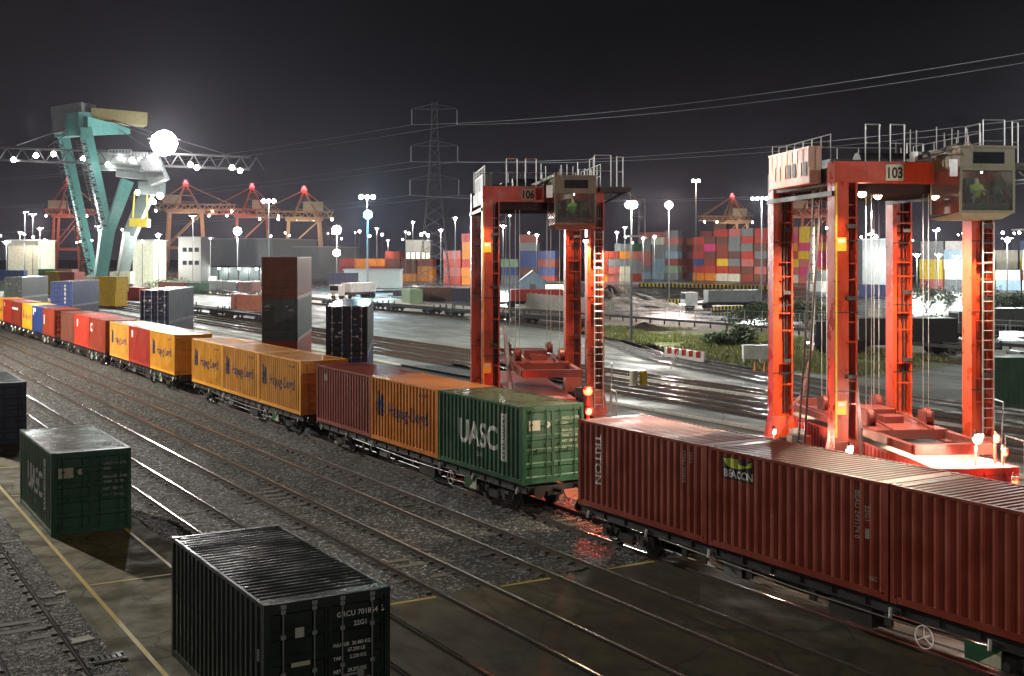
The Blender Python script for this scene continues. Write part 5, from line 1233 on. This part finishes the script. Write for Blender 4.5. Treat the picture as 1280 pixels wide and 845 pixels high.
# ------------------------------------------------------------------ trucks
def truck(px, Y, rz, label, cabm, load=None):
    p = C2W((px-640)/FP*Y, Y); t = empty('terminal_truck', (p.x, p.y, 0), rz, label, 'truck', 'trucks in the yard')
    b = MB(); b.box(-1.2, 1.2, 4.2, 6.2, .7, 2.9); b.box(-1.15, 1.15, 6.2, 6.35, .7, 1.7); b.build('cab', cabm, t)
    b = MB(); b.box(-1.05, 1.05, 6.2, 6.23, 1.75, 2.7); b.build('windscreen', GLASSD, t)
    b = MB(); b.box(-.45, .45, -6.5, 4.2, .75, 1.1); b.box(-1.2, 1.2, -6.5, 2.6, 1.1, 1.3); b.build('chassis', DARKM, t)
    for y in (5.2, 2.2, -4.6, -5.8):
        for s in (-1, 1): b = MB(); b.tube((s*.8, y, .5), (s*1.15, y, .5), .5, k=14); b.build('wheel', TYRE, t)
    if load: b = MB(); b.box(-1.2, 1.2, -6.4, 2.4, 1.3, 3.2); b.build('load', load, t)
    for s in (-1, 1): bulb(t, (s*.85, 6.45, .95), .09, E_WHITE, 'headlight')
    return t
truck(289, 350, -A+rad(95), 'white terminal truck parked by the warehouse canopy', WHITE)
truck(441, 248, -A+rad(150), 'white truck right of the tall stack', WHITE, WHITE)
truck(470, 262, -A+rad(80), 'white truck with an empty deck behind the flat wagon row', WHITE)
truck(900, 196, -A+rad(100), 'white tipper truck by the gravel heap', WHITE, GREY)
truck(655, 200, -A+rad(100), 'small red truck at the left end of the pale hoarding', RED, RED)
truck(1102, 108, -A+rad(90), 'dark truck between the legs of carrier 103', NAVY, DARKM)
truck(1262, 128, -A+rad(95), 'silver truck at the right edge beyond the leg', GREY, GREY)

# ------------------------------------------------------------------ vegetation
def leaves(b, c, rx, ry, rz_, n, s, rr):
    for _ in range(n):
        while True:
            q = Vector((rr.uniform(-1,1), rr.uniform(-1,1), rr.uniform(-1,1)))
            if .25 < q.length < 1: break
        p = Vector((c[0]+q.x*rx, c[1]+q.y*ry, c[2]+q.z*rz_)); u = Vector((rr.uniform(-1,1), rr.uniform(-1,1), rr.uniform(-.6,.6))).normalized(); v = u.cross(Vector((rr.uniform(-1,1), rr.uniform(-1,1), 1))).normalized(); k = s*rr.uniform(.6,1.4)
        if p.z < 0: p.z = abs(p.z)*.3
        b.mi = 0 if rr.random() < .6 else 1
        b.quad(p-u*k*.5, p+v*k*.35, p+u*k*.5, p-v*k*.35)
def bush(px, Y, w_, h, label, mats, seed, grp='bushes in the yard', n=1500, s=.28):
    rr = random.Random(seed); p = C2W((px-640)/FP*Y, Y); t = empty('bush', (p.x, p.y, 0), rr.uniform(0,3), label, 'bush', grp)
    b = MB()
    for k in range(9):
        a = rr.uniform(0,6.28); q = rr.uniform(0,.75); leaves(b, (w_*.5*q*math.cos(a), w_*.5*q*math.sin(a), h*rr.uniform(.25,.62)), w_*.2, w_*.2, h*rr.uniform(.2,.36), n//9, s, rr)
    b.build('foliage', mats, t)
    b = MB()
    for k in range(6): a = rr.uniform(0,6.28); b.tube((0,0,0), (w_*.3*math.cos(a), w_*.3*math.sin(a), h*.6), .05, .02, k=5)
    b.build('stem', BARK, t)
LL = [LEAF, plain('bright_leaf', (.14,.22,.05), .55, 0, .4)]; DD = [LEAFD, LEAF]
for i, (px, Y, w_, h, lb) in enumerate(((1156,122,5,3.2,'bright green bush lit by the yard lamps, left one beside carrier 103'),(1172,118,5,2.4,'bright green bush lit by the yard lamps, nearer the cab'),(1140,126,4,2.2,'low bright bush just right of the far carrier leg'))): bush(px, Y, w_, h, lb, LL, i+1)
for i, (px, Y, w_, h, lb) in enumerate(((1158,190,9,5.2,'dark bush in front of the white floodlit yard, left of the ladder leg'),(1180,188,9,4.2,'dark bush in front of the white floodlit yard, touching the ladder leg'),(1236,180,10,5.0,'dark bush between the ladder leg and the right edge'),(1262,178,10,4.6,'dark bush at the right edge of the photo'),(1280,176,8,4.0,'dark bush cut by the right edge'),
    (925,118,5,2.6,'dark bush on the right side of the grass'),(938,150,7,3.2,'dark bush behind the white cabinet'),(955,150,7,4.0,'dark bush touching the left leg of carrier 103'),(1008,150,8,4.4,'dark bush seen between the left legs of carrier 103'),(1028,152,7,3.6,'second dark bush seen between the left legs of carrier 103'),(900,116,3.5,1.8,'small shrub at the far grass edge'),
    (205,300,12,4,'dark shrub left of the low row under the white office'),(225,305,12,4,'dark shrub below the white office block'),(440,262,7,4.5,'dark shrub right of the tall stack'),(70,330,16,5,'dark shrub left of the green crane leg'),(92,325,16,5,'dark shrub behind the left green crane leg'))):
    bush(px, Y, w_, h, lb, DD, i+20, 'dark bushes around the port', 1100, .34)
# grass blades over the soil
b = MB(); rr = random.Random(3)
def inpoly(x, y, P):
    c_ = False; j = len(P)-1
    for i in range(len(P)):
        if (P[i][1] > y) != (P[j][1] > y) and x < (P[j][0]-P[i][0])*(y-P[i][1])/(P[j][1]-P[i][1])+P[i][0]: c_ = not c_
        j = i
    return c_
GPOL = [(64.0, 71), (66.5, 62), (83, 67), (92, 92), (91, 116), (84, 126), (77, 112), (67.5, 84)]
cl = [(rr.uniform(63,92), rr.uniform(61,126), rr.uniform(1.5,6)) for _ in range(60)]
for _ in range(42000):
    x = rr.uniform(63,92); y = rr.uniform(61,127)
    if not inpoly(x, y, GPOL): continue
    if min((x-c_[0])**2+(y-c_[1])**2-c_[2]**2 for c_ in cl) > 2 : continue
    h = rr.uniform(.12,.42); a = rr.uniform(0,3.14); w_ = .05; dx, dy = w_*math.cos(a), w_*math.sin(a); b.mi = 0 if rr.random() < .7 else 1
    n = len(b.v); b.v += [(x-dx,y-dy,0),(x+dx,y+dy,0),(x+rr.uniform(-.12,.12),y+rr.uniform(-.12,.12),h)]; b.f.append((n,n+1,n+2)); b.m.append(b.mi)
tag(b.build('grass', [GRASSB, plain('dry_grass_blade', (.26,.23,.09), .7, 0, .4)]), 'rough green and straw grass', 'grass', kind='stuff')

side_fill_mast = empty('high_mast', (-46, 22, 0), 0, 'unseen high mast added at the left to fill the train sides with light', 'lamp mast')  # added mast out of view, fill light for the train sides
b = MB(); b.tube((0,0,0), (0,0,22.5), .35, .18, k=12); b.build('pole', POLE, side_fill_mast)
b = MB(); b.ring((0,0,22.3), (0,0,1), 1.3, .08, 16, 6); b.build('head_ring', POLE, side_fill_mast)
for k in range(4): a = k*1.57; bulb(side_fill_mast, (1.3*math.cos(a), 1.3*math.sin(a), 22.1), .22, E_WHITE, 'floodlight')
lamp('high_mast_light', (0, 0, 21.4), (1,.94,.85), 18000, side_fill_mast, .5)
bl = empty('bridge_fill_lamp', (11, -7, 0), 0, 'unseen lamp post added behind the camera to brighten the black container doors', 'lamp post')  # added lamp out of view, makes the foreground door lettering readable
b = MB(); b.tube((0,0,0), (0,0,12), .09, .06, k=10); b.build('pole', POLE, bl); bulb(bl, (0,.2,12), .15, E_WHITE, 'lantern'); lamp('lantern_fill', (0,.2,11.6), (1,.93,.82), 4200, bl, .15, 120, (-.1, 1, -.38))
rear_fill_mast = empty('high_mast', (40, -34, 0), 0, 'unseen high mast added behind the camera as fill for the carrier lane', 'lamp mast')  # added mast out of view, fills box ends and carrier fronts
b = MB(); b.tube((0,0,0), (0,0,28.5), .35, .18, k=12); b.build('pole', POLE, rear_fill_mast)
b = MB(); b.ring((0,0,28.3), (0,0,1), 1.3, .08, 16, 6); b.build('head_ring', POLE, rear_fill_mast)
for k in range(4): a = k*1.57; bulb(rear_fill_mast, (1.3*math.cos(a), 1.3*math.sin(a), 28.1), .22, E_WHITE, 'floodlight')
lamp('high_mast_light', (0, .3, 27.6), (1,.96,.88), 55000, rear_fill_mast, .4, 84, (.26, 1, -.30), 1.0)
# ------------------------------------------------------------------ haze
def haze():
    b = MB(); b.box(-420, 1150, -120, 1150, -1.2, 64)
    m = bpy.data.materials.new('haze_air'); m.use_nodes = True; n = m.node_tree; n.nodes.clear()
    o = n.nodes.new('ShaderNodeOutputMaterial'); v = n.nodes.new('ShaderNodeVolumePrincipled')
    v.inputs['Color'].default_value = (.86,.84,1.0,1); v.inputs['Density'].default_value = .00004; v.inputs['Anisotropy'].default_value = .82
    n.links.new(v.outputs[0], o.inputs['Volume']); ob = b.build('haze', m); tag(ob, 'thin night haze over the port', 'haze', kind='stuff'); m.cycles.homogeneous_volume = True
HAZE = True
if HAZE: haze()
